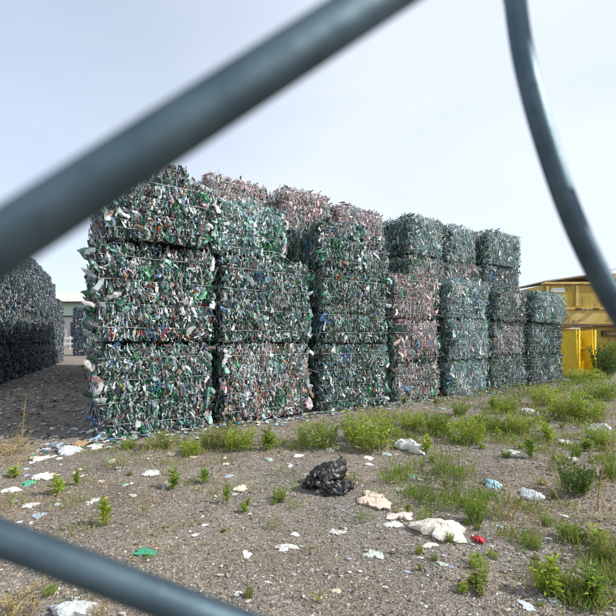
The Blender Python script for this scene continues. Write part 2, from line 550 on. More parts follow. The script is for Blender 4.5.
def bale(t0, t1, vdep, z0, z1, pal, seed, label, dep=1.15, near=False, big=0, sidepal=None, yaw=0, group=None, mesh=None, left=0,
         leftz=(.1, .9), size=1.0, dens=1900, sides=('F', 'L', 'R', 'T'), lean=(0, 0), flare=1.0, straps=4, R=3):
    w, h = t1 - t0, z1 - z0
    p = P0 + U * ((t0 + t1) / 2) + VB * (vdep + dep / 2)
    r = empty('bottle_bale', (p.x, p.y, z0), RZ + yaw)
    r.rotation_euler.x, r.rotation_euler.y = lean
    tag(r, label, 'bale', group)
    qs = [h * (k + .6) / (straps + .2) for k in range(straps)]
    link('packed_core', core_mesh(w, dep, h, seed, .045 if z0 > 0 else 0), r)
    tag(link('crushed_bottles', bottles_mesh(w, dep, h, pal, seed, dens, size, qs, sides, sidepal, flare, R), r), kind='stuff')
    sm = strap_mesh(w, dep, seed)
    for q in qs: link('baling_wire', sm, r, (0, 0, q))
    if big: add_bottles(r, w, dep, h, pal, big, seed, left, leftz)
    return r


ORD = ['first', 'second', 'third', 'fourth', 'fifth', 'sixth', 'seventh']
# three tall columns at the near end: (t0, t1, z0, z1, palette, side palette, label)
front = [
    (0.00, 1.40, 0.00, 1.12, 'green', 'mixed', 'green and grey bottle bale at the foot of the nearest column, by the shaded aisle', 14),
    (-.02, 1.42, 1.125, 2.34, 'mixed', 'mixed', 'ragged middle bale of the nearest column, with bottles splaying out of its left end', 30),
    (0.06, 1.33, 2.345, 3.20, 'mixed', 'mixed', 'multicoloured top bale of the nearest column, below the thick dark fence wire', 8),
    (1.46, 2.98, 0.00, 1.11, 'brown', 'green', 'brownish grey bale at the foot of the second column, beside the green base bale', 0),
    (1.45, 3.00, 1.115, 2.35, 'green', 'green', 'grey green middle bale of the second column, under a slightly narrower bale', 0),
    (1.38, 2.62, 2.355, 3.14, 'teal', 'dkgreen', 'narrow teal grey top bale of the second column, overhanging toward the left', 0),
    (3.10, 4.60, 0.00, 1.10, 'green', 'green', 'dull green bale at the foot of the third column, behind the bushiest weed', 0),
    (3.12, 4.62, 1.105, 2.33, 'green', 'green', 'green flecked middle bale of the third column from the aisle', 0),
    (3.10, 4.16, 2.335, 3.12, 'green', 'green', 'top bale of the third column, its shaded left end dark green', 0),
]
for i, (t0, t1, z0, z1, pal, sp, lab, left) in enumerate(front):
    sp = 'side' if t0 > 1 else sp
    t0, t1 = t0 + .045, t1 - .045
    bale(t0, t1, random.uniform(-.08, .08), z0, z1 - .02, pal, 11 + i, lab, big=40, sidepal=sp, yaw=random.uniform(-.05, .05), lean=(random.uniform(-.012, .012), random.uniform(-.014, .014)), left=left,
         leftz=(.05, .95), size=.86 if t0 < 1 else .8, flare=1.5 if t0 < 1 else 1.1)
# four lower columns of three flat bales
cols4 = [(4.76, 6.13, ('brown', 'pink', 'pink')), (6.29, 7.86, ('teal', 'teal', 'teal')), (7.95, 9.45, ('green', 'brown', 'mixed')), (9.62, 11.4, ('green', 'mixed', 'teal'))]
cz = [(0, .73, 1.56, 2.40), (0, .74, 1.62, 2.45), (0, .80, 1.58, 2.36), (0, .78, 1.60, 2.39)]
tone = dict(brown='brownish', pink='pinkish brown', teal='pale teal', green='greyish green', mixed='mottled')
tier = ['bottom', 'middle', 'top']
for c, (t0, t1, ps) in enumerate(cols4):
    for k in range(3):
        j = random.uniform(-.03, .03)
        bale(t0 + j + .06, t1 + j - .07, random.uniform(-.05, .07), cz[c][k], cz[c][k + 1] - .02, ps[k], 40 + c * 3 + k,
             '%s flat bottle bale, %s of three in the %s column from the aisle' % (tone[ps[k]], tier[k], ORD[c + 3]),
             sidepal='side', yaw=random.uniform(-.04, .04), dens=1500, size=.82, big=10 if c < 2 else 0, straps=5, R=2)
# rear row: only its upper bales rise over the front row
rear = [(0.10, 1.50, 'mixed', 'mottled uppermost bale in the rear row, peeping above the nearest column beside the dark wire'),
        (1.62, 2.95, 'pink', 'pinkish uppermost rear bale peeping over the second column'),
        (3.04, 4.34, 'pink', 'pink and brown uppermost rear bale between the second and third columns'),
        (4.42, 5.86, 'pink', 'dusty pink uppermost rear bale standing right of the third column top')]
hid = 'bottle bale low in the rear row, hidden behind the front columns'
for c, (t0, t1, pal, lab) in enumerate(rear):
    bale(t0 + .05, t1 - .12, 1.22 + (0, .04, -.06, .05)[c], 3.2, 3.96 + (-.03, .0, .05, .02)[c], pal, 60 + c, lab, sidepal=pal, dens=1400, size=.85, yaw=random.uniform(-.05, .05), straps=4, R=2)
    bale(t0 + .02, t1 + .01, 1.22, 2.42, 3.19, 'green', 70 + c,
         'greenish rear bale just below the %s pink tinged one' % ORD[c] if c else 'greenish rear bale carrying the mottled uppermost one',
         dens=900, size=1.0, straps=4, R=2)
upper = [(6.48, 7.86, 4.13, 3.20), (7.93, 9.38, 4.14, 3.20), (9.50, 11.35, 4.22, 3.28)]
un = ['left', 'middle', 'right']
for c, (t0, t1, zt, zs) in enumerate(upper):
    bale(t0 + .06, t1 - .12, 1.2 + (.0, .1, -.05)[c], zs, zt, ('teal', 'teal', 'teal')[c], 80 + c, '%s of the three uppermost teal bales on the rear row, against the sky' % un[c],
         sidepal='side', dens=1400, size=.85, yaw=random.uniform(-.05, .05), straps=5, flare=1.4, R=2)
    bale(t0 + .02, t1 - .05, 1.2, 2.42, zs - .04, ('brown', 'brown', 'mixed')[c], 85 + c,
         '%s of the three greyer rear bales directly under the uppermost teal ones' % un[c], sidepal='side', dens=1200, size=.9, straps=4, R=2)
# hidden bales that carry the rear row share two meshes
hm = {}
for c, (t0, t1) in enumerate([(r[0], r[1]) for r in rear] + [(u[0], u[1]) for u in upper]):
    for k in range(3):
        key = k % 2
        if key not in hm:
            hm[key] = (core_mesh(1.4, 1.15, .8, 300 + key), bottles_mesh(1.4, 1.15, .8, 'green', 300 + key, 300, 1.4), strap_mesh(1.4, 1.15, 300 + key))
        p = P0 + U * ((t0 + t1) / 2) + VB * (1.22 + .575)
        r = empty('bottle_bale', (p.x, p.y, k * .805), RZ)
        r.scale = ((t1 - t0) / 1.4, 1, 1)
        tag(r, hid, 'bale', 'rear row bales behind the front columns')
        link('packed_core', hm[key][0], r)
        tag(link('crushed_bottles', hm[key][1], r), kind='stuff')
        for q in (.2, .4, .6): link('baling_wire', hm[key][2], r, (0, 0, q))

for rw in range(9):                                     # unseen deeper rows, added to shade the aisle and the left wall
    for k in range(4):
        p = P0 + U * (1.2 + .11 * rw) + VB * (2.5 + rw * 1.25 + .575)
        r = empty('bottle_bale', (p.x, p.y, k * 1.08), RZ)
        r.scale = (1, 1, 1.34)
        tag(r, 'unseen bottle bale added behind the rear row to shade the aisle', 'bale', 'unseen bales added to shade the aisle')
        link('packed_core', hm[k % 2][0], r)
        tag(link('crushed_bottles', hm[k % 2][1], r), kind='stuff')
        for q in (.2, .4, .6): link('baling_wire', hm[k % 2][2], r, (0, 0, q))

# wall of dark bales left of the aisle
Ad = Vector((-.437, .899, 0)); An = Vector((.899, .437, 0)); A0 = Vector((-7.87, 9.84, 0))
ARZ = math.atan2(.899, -.437)
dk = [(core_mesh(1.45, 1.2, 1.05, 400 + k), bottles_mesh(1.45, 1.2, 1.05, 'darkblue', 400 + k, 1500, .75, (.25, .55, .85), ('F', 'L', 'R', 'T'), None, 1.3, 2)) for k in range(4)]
dks = strap_mesh(1.45, 1.2, 401)
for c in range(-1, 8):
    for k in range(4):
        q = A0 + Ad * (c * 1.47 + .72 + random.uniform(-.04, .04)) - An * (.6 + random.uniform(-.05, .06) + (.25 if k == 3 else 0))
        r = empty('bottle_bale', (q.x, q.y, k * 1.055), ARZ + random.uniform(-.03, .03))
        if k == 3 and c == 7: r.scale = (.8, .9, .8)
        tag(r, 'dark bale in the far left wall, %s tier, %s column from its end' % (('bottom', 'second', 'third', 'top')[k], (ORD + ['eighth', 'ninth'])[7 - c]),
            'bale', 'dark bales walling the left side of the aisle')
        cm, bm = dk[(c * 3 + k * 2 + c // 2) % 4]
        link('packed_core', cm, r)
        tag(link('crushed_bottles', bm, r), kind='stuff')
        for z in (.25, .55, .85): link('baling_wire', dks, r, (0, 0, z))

# blue stack at the far end of the aisle
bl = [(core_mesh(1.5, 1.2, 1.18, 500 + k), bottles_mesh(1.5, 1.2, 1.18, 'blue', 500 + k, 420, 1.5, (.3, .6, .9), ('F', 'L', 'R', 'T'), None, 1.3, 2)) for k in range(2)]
bls = strap_mesh(1.5, 1.2, 501)
for c in range(2):
    for k in range(3):
        r = empty('bottle_bale', (-16.55 + c * 1.55, 28.8 + c * .5, k * 1.16), .3)
        if c == 0:
            lab = ['bottom', 'middle', 'topmost'][k] + ' deep blue bale in the far stack at the end of the aisle'
            tag(r, lab, 'bale', 'blue bales at the end of the aisle')
        else: tag(r, '%s deep blue bale at the end of the aisle, mostly hidden by the nearest column' % ['bottom', 'middle', 'top'][k], 'bale', 'blue bales at the end of the aisle')
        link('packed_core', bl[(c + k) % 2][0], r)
        tag(link('crushed_bottles', bl[(c + k) % 2][1], r), kind='stuff')
        for z in (.3, .6, .9): link('baling_wire', bls, r, (0, 0, z))

# ------------------------------------------------------------------ warehouse beyond the aisle
M_ROOF = mat_two('pale_roof_sheet', (.46, .45, .40), (.53, .52, .47), .6, .6)
M_GREEN = mat_two('pale_green_cladding', (.34, .48, .40), (.39, .53, .45), .5, .6)
M_PLINTH = mat_two('grey_rendered_wall', (.36, .37, .36), (.44, .45, .44), .8, .8)
M_DARK = mat_two('dark_doorway', (.03, .035, .035), (.05, .055, .055), 1, .7)
M_WHITE = mat_two('white_paint', (.70, .70, .68), (.62, .62, .60), 2, .5)
wh = empty('warehouse', (-42, 60, 0), 0)
tag(wh, 'low warehouse with pale sheet roof and mint green upper wall beyond the aisle', 'building')
X0, X1 = -16, 22
MB().box(X0, X1, 0, 16, 4.95, 6.9).build('upper_wall', M_GREEN, wh)
MB().box(X0 + .05, X1 - .05, .08, 15.9, 0, 4.94).build('wall', M_PLINTH, wh)
MB().box(X0, X1, -.12, -.01, 4.75, 4.93).build('drip_rail', M_DARK, wh)
for a, b, nm in ((-.6, 8, 'roof'), (16.6, 8, 'roof')):
    mb = MB()
    mb.hexa([(X0 - .5, a, 6.95), (X1 + .5, a, 6.95), (X1 + .5, b, 9.25), (X0 - .5, b, 9.25), (X0 - .5, a, 7.1), (X1 + .5, a, 7.1), (X1 + .5, b, 9.4), (X0 - .5, b, 9.4)])
    x = X0
    while x < X1:
        mb.hexa([(x, a, 7.102), (x + .12, a, 7.102), (x + .12, b, 9.402), (x, b, 9.402), (x, a, 7.17), (x + .12, a, 7.17), (x + .12, b, 9.47), (x, b, 9.47)])
        x += 1.0
    mb.build('roof', M_ROOF, wh)
MB().box(X0 - .5, X1 + .5, -.85, -.62, 6.85, 7.08).build('gutter', M_DARK, wh)
for k in range(6):
    x = X0 + 3 + k * 6
    d = MB().box(x, x + 3.2, -.02, .06, 0.02, 3.9).build('roller_door', M_DARK if k % 2 else M_WHITE, wh)
    mb = MB()
    for j in range(12): mb.box(x + .05, x + 3.15, -.05, -.025, .15 + j * .31, .15 + j * .31 + .2)
    mb.build('door_slats', M_DARK if k % 2 else M_WHITE, d)
rl = empty('barrier_rail', (-36, 46, 0))
tag(rl, 'white painted rail barrier in front of the far warehouse', 'barrier')
for x in np.arange(-6, 9, 1.5): MB().box(x, x + .12, 0, .12, 0, 1.6).build('post', M_WHITE, rl)
MB().box(-6, 9, -.06, -.005, 1.25, 1.5).build('rail', M_WHITE, rl)
MB().box(-6, 9, -.06, -.005, .6, .8).build('rail', M_WHITE, rl)

# ------------------------------------------------------------------ yellow container right of the bales
ct = empty('steel_container', (0, 14.4, 0), 0)
tag(ct, 'large weathered yellow steel container with boarded lid, right of the bale wall', 'container')
xl, xr = 8.55, 12.3
mb = MB()
mb.hexa([(xl, 0, 2.36), (xr, 0, 2.36), (xr, 2.4, 2.36), (xl, 2.4, 2.36), (xl + .28, 0, 3.22), (xr, 0, 3.22), (xr, 2.4, 3.22), (xl + .28, 2.4, 3.22)])
mb.build('upper_body', M_YEL, ct, bevel=.02)
for x in (xl + .32, 9.98, 11.25, xr - .1):
    MB().box(x, x + .1, -.06, -.003, 2.42, 3.18).build('upright_rib', M_YTAN, ct, bevel=.008)
MB().box(xl + .24, xr + .03, -.08, .12, 3.225, 3.31).build('top_rail', M_YTAN, ct, bevel=.01)
MB().box(xl - .03, xr + .03, -.10, .0, 2.27, 2.355).build('ledge_rail', M_YTAN, ct, bevel=.01)
for x in (9.0, 9.95, 10.6, 11.6):
    MB().box(x, x + .16, -.15, -.102, 2.28, 2.345).tube([(x - .04, -.165, 2.31), (x + .2, -.165, 2.31)], .022, 6).build('hinge', M_RUST, ct)
MB().box(xl + .05, xr + .6, -.07, 2.4, 1.74, 2.265).build('middle_body', M_YTAN, ct, bevel=.015)
MB().box(xl - .02, xr + .6, -.16, -.0, 1.66, 1.735).build('lower_rail', M_RUST, ct, bevel=.01)
MB().box(xl + .1, xr + .6, .05, 2.3, .35, 1.655).build('lower_body', M_YEL, ct, bevel=.015)
MB().box(11.0, 12.2, -.06, .045, 1.28, 1.50).box(11.1, 12.1, -.1, -.065, 1.34, 1.44).build('drawbar_plate', M_RUST, ct)
for x in (8.8, 10.3, 11.8):
    
    MB().box(x, x + .18, -.15, .03, -.02, .60).build('leg', M_RUST, ct)
    MB().box(x, x + .18, 2.31, 2.48, -.02, 1.145).build('leg', M_RUST, ct)
    MB().box(x + .03, x + .15, .06, 2.29, .2, .34).build('leg_brace', M_RUST, ct)
MB().box(8.6, 12.85, -.03, .045, .62, .8).build('cross_beam', M_RUST, ct)
MB().box(9.08, 9.6, -.02, -.004, 2.94, 3.10).build('sign_plate', M_WHITE, ct)
for k in range(5):                                    # loose boards sloping up over the open top
    y0 = -.05 + k * .5
    z = 3.315 + .004 * k
    MB().hexa([(xl + .3, y0, z), (10.35, y0, z + .22), (10.35, y0 + .47, z + .22), (xl + .3, y0 + .47, z), (xl + .3, y0, z + .05), (10.35, y0, z + .27), (10.35, y0 + .47, z + .27), (xl + .3, y0 + .47, z + .05)]).build('lid_board', M_TARP, ct)
    MB().hexa([(10.4, y0, z + .22), (xr + .1, y0, z + .05), (xr + .1, y0 + .47, z + .05), (10.4, y0 + .47, z + .22), (10.4, y0, z + .27), (xr + .1, y0, z + .1), (xr + .1, y0 + .47, z + .1), (10.4, y0 + .47, z + .27)]).build('lid_board', M_TARP, ct)

hp = empty('steel_hopper', (13.0, 14.9, 0), 0)
tag(hp, 'yellow hopper with sloping sides at the right edge, behind the curved wire', 'hopper')
MB().hexa([(-.5, 0, 1.72), (2.2, 0, 1.72), (2.2, 2, 1.72), (-.5, 2, 1.72), (-1.15, -.2, 3.0), (2.6, -.2, 3.0), (2.6, 2.2, 3.0), (-1.15, 2.2, 3.0)]).build('body', M_YEL, hp, bevel=.02)
MB().hexa([(-1.2, -.25, 3.01), (2.65, -.25, 3.01), (2.65, 2.25, 3.01), (-1.2, 2.25, 3.01), (-1.2, -.25, 3.12), (2.65, -.25, 3.12), (2.65, 2.25, 3.12), (-1.2, 2.25, 3.12)]).build('rim', M_YTAN, hp)
MB().hexa([(-1.1, -.1, 3.125), (-.9, -.1, 3.125), (-.9, 2, 3.125), (-1.1, 2, 3.125), (-1.2, -.1, 3.72), (-1.0, -.1, 3.66), (-1.0, 2, 3.66), (-1.2, 2, 3.72)]).build('end_plate', M_YTAN, hp)
MB().hexa([(-.895, -.1, 3.45), (1.6, -.1, 3.13), (1.6, 2, 3.13), (-.895, 2, 3.45), (-.895, -.1, 3.55), (1.6, -.1, 3.2), (1.6, 2, 3.2), (-.895, 2, 3.55)]).build('lid_board', M_TARP, hp)
for x in (-.3, 1.9): 
    for y in (.1, 1.7): MB().box(x, x + .15, y, y + .15, -.02, 1.71).build('leg', M_RUST, hp)
MB().box(-.9, 2.0, -.3, -.15, 1.45, 1.62).build('side_rail', M_YTAN, hp)
MB().box(-.1, 2.3, .3, 1.6, .1, 1.70).build('base_box', M_RUST, hp)

# upended yellow trough in front of it
tx, ty = gnd(578, 376)
tr = empty('steel_trough', (tx, ty, -.01), .38)
tag(tr, 'bright yellow open steel trough standing upended beside the last bale column', 'trough')
hW, hH = .38, 1.50
MB().box(-hW, hW, .30, .33, 0, hH - .06).build('back_plate', M_YEL2, tr)
for s in (-1, 1):
    x = s * hW
    MB().hexa([(x - .015, -.25, 0), (x + .015, -.25, 0), (x + .015, .295, 0), (x - .015, .295, 0), (x - .015, -.20, hH), (x + .015, -.20, hH), (x + .015, .295, hH - .08), (x - .015, .295, hH - .08)]).build('side_plate', M_YEL2, tr)
    MB().box(x - .035, x + .035, -.30, -.253, 0, hH - .02).build('flange', M_YEL2, tr, bevel=.006)
q_ = hW - .02
MB().box(-q_, q_, -.2, .295, .10, .13).build('cross_plate', M_YEL2, tr)
MB().box(-.12, -.09, -.1, .295, .14, .9).build('inner_rib', M_YEL2, tr)
MB().box(-.085, q_, -.05, .295, .88, .91).box(.0, .2, .02, .295, .915, 1.15).build('bracket', M_YEL2, tr)
MB().box(.12, .15, -.1, .295, .14, .5).build('inner_rib', M_YEL2, tr)
MB().box(.05, .32, .20, .297, 1.2, 1.33).build('bracket', M_RUST, tr)
MB().box(-q_, q_, .18, .297, 1.36, 1.42).build('cross_plate', M_YEL2, tr)

# ------------------------------------------------------------------ overhead line far right
M_POLE = mat_two('pole_timber', (.16, .12, .09), (.22, .17, .13), 6, .85, stretch=(4, 4, .3))
M_CABLE = mat_two('cable_black', (.03, .03, .03), (.05, .05, .05), 4, .5)
for y in (4.0, 76.0):
    u = empty('utility_pole', (22.6, y, 0))
    tag(u, 'wooden utility pole carrying two cables, beyond the yard edge', 'pole', 'poles carrying the overhead cables')
    MB().tube([(0, 0, -.2), (0, 0, 7.3)], [.14, .10], 10).build('mast', M_POLE, u)
    MB().box(-.6, .6, -.06, .06, 7.305, 7.42).build('cross_arm', M_POLE, u)
for k, (z, lab) in enumerate(((7.0, 'upper overhead cable crossing the sky above the yellow container'), (6.45, 'lower overhead cable crossing the sky above the yellow container'))):
    pts = [(22.6 - .12, 4 + 72 * t, z - 1.2 * (1 - (2 * t - 1) ** 2) * .6) for t in np.linspace(0, 1, 25)]
    tag(MB().tube(pts, .016, 5).build('overhead_cable', M_CABLE), lab, 'cable')

# ------------------------------------------------------------------ chain-link fence right in front of the lens
R_W = .00175


def at(px, py, z):
    return Vector(((px - 308) / FPX * z, z, CAMH - (py - HOR) / FPX * z))


fe = empty('chain_link_fence', (0, .034, 0))
tag(fe, 'out of focus chain link fence of blue grey wire crossing close to the lens', 'fence')
off = Vector((0, .034, 0))


def strand(pts):
    pts = [Vector(p) for p in pts]
    out = []
    for i in range(len(pts) - 1):                      # Catmull-Rom through the knots
        p0, p1, p2, p3 = pts[max(i - 1, 0)], pts[i], pts[i + 1], pts[min(i + 2, len(pts) - 1)]
        for t in np.linspace(0, 1, 7)[:-1]:
            out.append(.5 * ((2 * p1) + (p2 - p0) * t + (2 * p0 - 5 * p1 + 4 * p2 - p3) * t * t + (3 * p1 - p0 - 3 * p2 + p3) * t ** 3))
    out.append(pts[-1])
    return MB().tube([p - off for p in out], R_W, 12).build('fence_wire', M_WIRE, fe, smooth=True)


T1 = at(560, -118, .0335); L1 = at(-330, 452, .0205)
pitch = .052
up = Vector((0, 0, pitch))
L2 = at(-330, 425, .0370); Bt = at(520, 733, .0410)
# the strand that shows twice: down from the top left, turned out of frame, and back along the bottom left
upper_part = []
for k in range(9, 0, -1):
    upper_part += [T1 + up * k + Vector((.0, 0, .004)), Vector((L1.x - .004, .034, L1.z + pitch * k))]
lower_part = []
for k in range(1, 20):
    lower_part += [Vector((L2.x - .004, .034, L2.z - pitch * k)), Bt - up * k]
strand(upper_part + [T1, at(460, -54, .0315), at(376, 0, .0298), at(188, 122, .0262), at(0, 244, .0232), at(-170, 352, .0212), L1 + Vector((-.002, 0, 0)),
                     L2 + Vector((-.002, .001, 0)), at(-160, 481, .0385), at(0, 538, .0395), at(105, 577, .0400), at(215, 619, .0404), at(360, 673, .0408), Bt] + lower_part)
# the right-hand strand: the curved piece, then away downwards
rp = []
for k in range(9, 0, -1):
    rp += [Vector((.062, .054, CAMH + .026 + pitch * k + .03)), Vector((.030, .046, CAMH + .048 + pitch * k))]
rq = []
for k in range(1, 20):
    rq += [Vector((.030, .046, CAMH - .05 - pitch * (k - 1))), Vector((.066, .054, CAMH - .05 - pitch * (k - .5)))]
strand(rp + [at(506, -90, .0645), at(515, 0, .065), at(524, 60, .0653), at(542, 130, .0656), at(570, 212, .0658), at(604, 285, .066), at(650, 360, .0655), at(700, 430, .064), Vector((.062, .054, CAMH - .035))] + rq)
for s in (-1, 1):
    for m_ in range(1, 5):
        x0 = (L1.x - .012 - (m_ - 1) * .058) if s < 0 else (.075 + (m_ - 1) * .058)
        pts = []
        for k in range(-20, 9):
            z = CAMH + k * pitch
            a, b = (x0, x0 + s * .046)
            pts += [Vector((a, .036 + (.018 if s > 0 else -.004), z)), Vector((b, .037 + (.018 if s > 0 else -.004), z + pitch / 2))]
        strand(pts)

# ------------------------------------------------------------------ gravel stones and small litter (uncountable)
def scatter(n, y0, y1, ex=.2):
    y = y0 * (y1 / y0) ** rng.random(n)
    x = rng.uniform(-1, 1, n) * (.86 * y + ex)
    return x, y


def inside_bales(x, y):
    dx, dy = x - P0.x, y - P0.y
    t, v = dx * U.x + dy * U.y, dx * VB.x + dy * VB.y
    return (t > -.05) & (t < 11.5) & (v > -.05)


n = 60000
x, y = scatter(n, 1.25, 9.5)
ok = ~inside_bales(x, y)
x, y = x[ok], y[ok]; n = len(x)
r = rng.uniform(.002, .0058, n) * (1 + 1.1 * (rng.random(n) < .05)) * np.clip(.55 + y / 5, .8, 1.5)
oct_ = np.array([(1, 0, 0), (0, 1, 0), (-1, 0, 0), (0, -1, 0), (0, 0, 1), (0, 0, -1)], float)
of = np.array([(0, 1, 4), (1, 2, 4), (2, 3, 4), (3, 0, 4), (1, 0, 5), (2, 1, 5), (3, 2, 5), (0, 3, 5)])
a = rng.uniform(0, 6.28, n)
V = oct_[None] * r[:, None, None] * rng.uniform(.6, 1.5, (n, 6, 1)) * np.stack([rng.uniform(1, 2.2, n), np.ones(n), np.full(n, .6)], -1)[:, None]
V = V + rng.normal(0, .2, V.shape) * r[:, None, None]
ca, sa = np.cos(a)[:, None], np.sin(a)[:, None]
V = np.stack([V[..., 0] * ca - V[..., 1] * sa + x[:, None], V[..., 0] * sa + V[..., 1] * ca + y[:, None], V[..., 2] + (gh(x, y) + r * .35)[:, None]], -1)
pal = np.array([(.165, .135, .108), (.23, .195, .16), (.195, .182, .168), (.105, .09, .077), (.31, .27, .22), (.52, .50, .46), (.25, .17, .11)])
c = pal[rng.choice(7, n, p=[.27, .22, .2, .16, .1, .02, .03])] * rng.uniform(.75, 1.25, (n, 1))
me = np_mesh('gravel', V.reshape(-1, 3), (of[None] + (np.arange(n) * 6)[:, None, None]).reshape(-1, 3), M_STONE, np.repeat(c, 6, 0))
tag(link('gravel', me), 'loose brown and grey gravel chips over the yard', 'gravel', kind='stuff')


def flakes(name, x, y, size, cols, label, lift=.006):
    n = len(x)
    g = np.array([(-.5, -.5), (0, -.5), (.5, -.5), (-.5, .5), (0, .5), (.5, .5)])
    V2 = g[None] * size[:, None, None] * np.stack([np.ones(n), rng.uniform(.3, .9, n)], -1)[:, None] + rng.normal(0, .13, (n, 6, 2)) * size[:, None, None]
    a = rng.uniform(0, 6.28, n); ca, sa = np.cos(a)[:, None], np.sin(a)[:, None]
    X = V2[..., 0] * ca - V2[..., 1] * sa + x[:, None]; Y = V2[..., 0] * sa + V2[..., 1] * ca + y[:, None]
    Z = gh(x, y)[:, None] + lift + np.abs(rng.normal(0, .22, (n, 6))) * size[:, None]
    F = (np.array([(0, 1, 4, 3), (1, 2, 5, 4)])[None] + (np.arange(n) * 6)[:, None, None]).reshape(-1, 4)
    me = np_mesh(name, np.stack([X, Y, Z], -1).reshape(-1, 3), F, M_FLAKE, np.repeat(cols, 6, 0))
    return tag(link(name, me), label, 'litter', kind='stuff')


n = 2500
x, y = scatter(n, 1.4, 14)
ok = ~inside_bales(x, y); x, y = x[ok], y[ok]; n = len(x)
fp = np.array([(.72, .72, .70), (.5, .52, .52), (.42, .38, .32), (.3, .45, .4), (.35, .45, .55), (.4, .08, .06), (.1, .1, .1)])
flakes('litter_flakes', x, y, rng.uniform(.005, .015, n) * np.clip(.5 + y / 5, .8, 1.6) * (1 + 1.0 * (rng.random(n) < .08)), fp[rng.choice(7, n, p=[.42, .22, .17, .07, .06, .02, .04])] * rng.uniform(.7, 1.1, (n, 1)),
       'tiny plastic flakes and paper crumbs scattered over the gravel')
# litter carpet of the aisle and along the foot of the bales
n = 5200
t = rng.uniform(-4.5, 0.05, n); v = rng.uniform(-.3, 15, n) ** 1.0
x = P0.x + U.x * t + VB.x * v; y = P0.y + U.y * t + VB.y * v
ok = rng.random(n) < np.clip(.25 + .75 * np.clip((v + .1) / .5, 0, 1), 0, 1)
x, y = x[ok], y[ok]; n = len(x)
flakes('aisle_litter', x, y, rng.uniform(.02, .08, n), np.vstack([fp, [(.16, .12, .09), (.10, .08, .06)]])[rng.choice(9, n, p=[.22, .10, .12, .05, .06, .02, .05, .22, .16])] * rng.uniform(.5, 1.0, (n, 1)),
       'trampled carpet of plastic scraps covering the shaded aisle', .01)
n = 1500
t = rng.uniform(-.6, 11.5, n); v = -np.abs(rng.normal(0, .22, n)) - .02
x = P0.x + U.x * t + VB.x * v; y = P0.y + U.y * t + VB.y * v
flakes('bale_foot_litter', x, y, rng.uniform(.02, .07, n), pick('mixed', n, rng), 'crumbs of crushed bottles fallen along the foot of the bales', .008)

# ------------------------------------------------------------------ individual scraps of litter
def sheet_mesh(seed, rough=.16, rings=12, seg=34, lump=.25, name='plastic_scrap', mat=None, elong=1.0):
    """crumpled sheet of unit half-width: torn outline, sharp creases, rim folded under"""
    g = np.random.default_rng(seed)
    k_ = np.arange(seg) / seg * 2 * math.pi
    sq = 1 / np.maximum(np.abs(np.cos(k_ + g.uniform(0, 1))), np.abs(np.sin(k_ + g.uniform(0, 1))) + .15)
    out = .72 * np.clip(sq, .8, 1.35) + .16 * np.sin(k_ * 2 + g.uniform(0, 6)) + .14 * np.sin(k_ * 3 + g.uniform(0, 6)) + .07 * np.sin(k_ * 7 + g.uniform(0, 6)) + g.normal(0, .07, seg)
    vs, fs = [], []
    cr = [(g.uniform(0, 6.28), g.uniform(.7, 1.7) * (1.5 ** q), g.uniform(0, 1), .74 ** q) for q in range(7)]
    tx_, ty_ = g.uniform(-.35, .35, 2)
    for i in range(0, rings + 1):
        f = max(i, .02) / rings
        for k in range(seg):
            x, y = out[k] * f * math.cos(k_[k]), out[k] * f * math.sin(k_[k]) * elong
            h = sum(am * abs(((x * math.cos(q) + y * math.sin(q)) * fr + ph) % 1 - .5) for q, fr, ph, am in cr)
            dome = max(0, 1 - ((x - tx_) ** 2 + (y - ty_) ** 2) / 1.1)
            z = lump * dome + rough * (h - .45) * (1.25 if i < rings else .6) + .05
            vs.append((x + g.normal(0, .012), y + g.normal(0, .012), max(z + g.normal(0, .008), .012)))
    for k in range(seg):
        vs.append((out[k] * .9 * math.cos(k_[k]), out[k] * .9 * math.sin(k_[k]) * elong, 0.0))
    for i in range(rings + 1):
        for k in range(seg):
            b0, b1 = i * seg, (i + 1) * seg
            fs.append((b0 + k, b1 + k, b1 + (k + 1) % seg, b0 + (k + 1) % seg))
    fs.append(tuple(reversed(range(seg))))
    A_ = np.array(vs)
    A_[:, :2] = (A_[:, :2] - (A_[:, :2].max(0) + A_[:, :2].min(0)) / 2) / ((A_[:, :2].max(0) - A_[:, :2].min(0)) / 2)
    me = MB().poly(A_.tolist(), fs).mesh(name, mat or M_SHEET)
    if seg > 12:
        me.shade_smooth()
        me.set_sharp_from_angle(angle=math.radians(38))
    return me


def scrap(px, py, wpx, hpx, col, label, cat='scrap', lump=.25, rough=.16, name='plastic_scrap', rz=None, group=None, seed=None, mesh=None):
    x, y = gnd(px, py)
    s = wpx / 2 / FPX * y
    # on the ground, height in the picture is mostly foreshortened depth
    dpt = max(s * .5, hpx / 2 * y * y / (FPX * CAMH) * .85)
    me = mesh or sheet_mesh(seed or int(px * 7 + py), rough, lump=lump, name=name)
    o = link(name, me, None, (x, y, float(gh(x, y))), (0, 0, 0), (s, min(dpt, s * 1.5), s * (.85 if cat in ('bag', 'can', 'bottle', 'sack', 'cardboard') else .5)))
    o.color = (*col, 1)
    tag(o, label, cat, group)
    return o


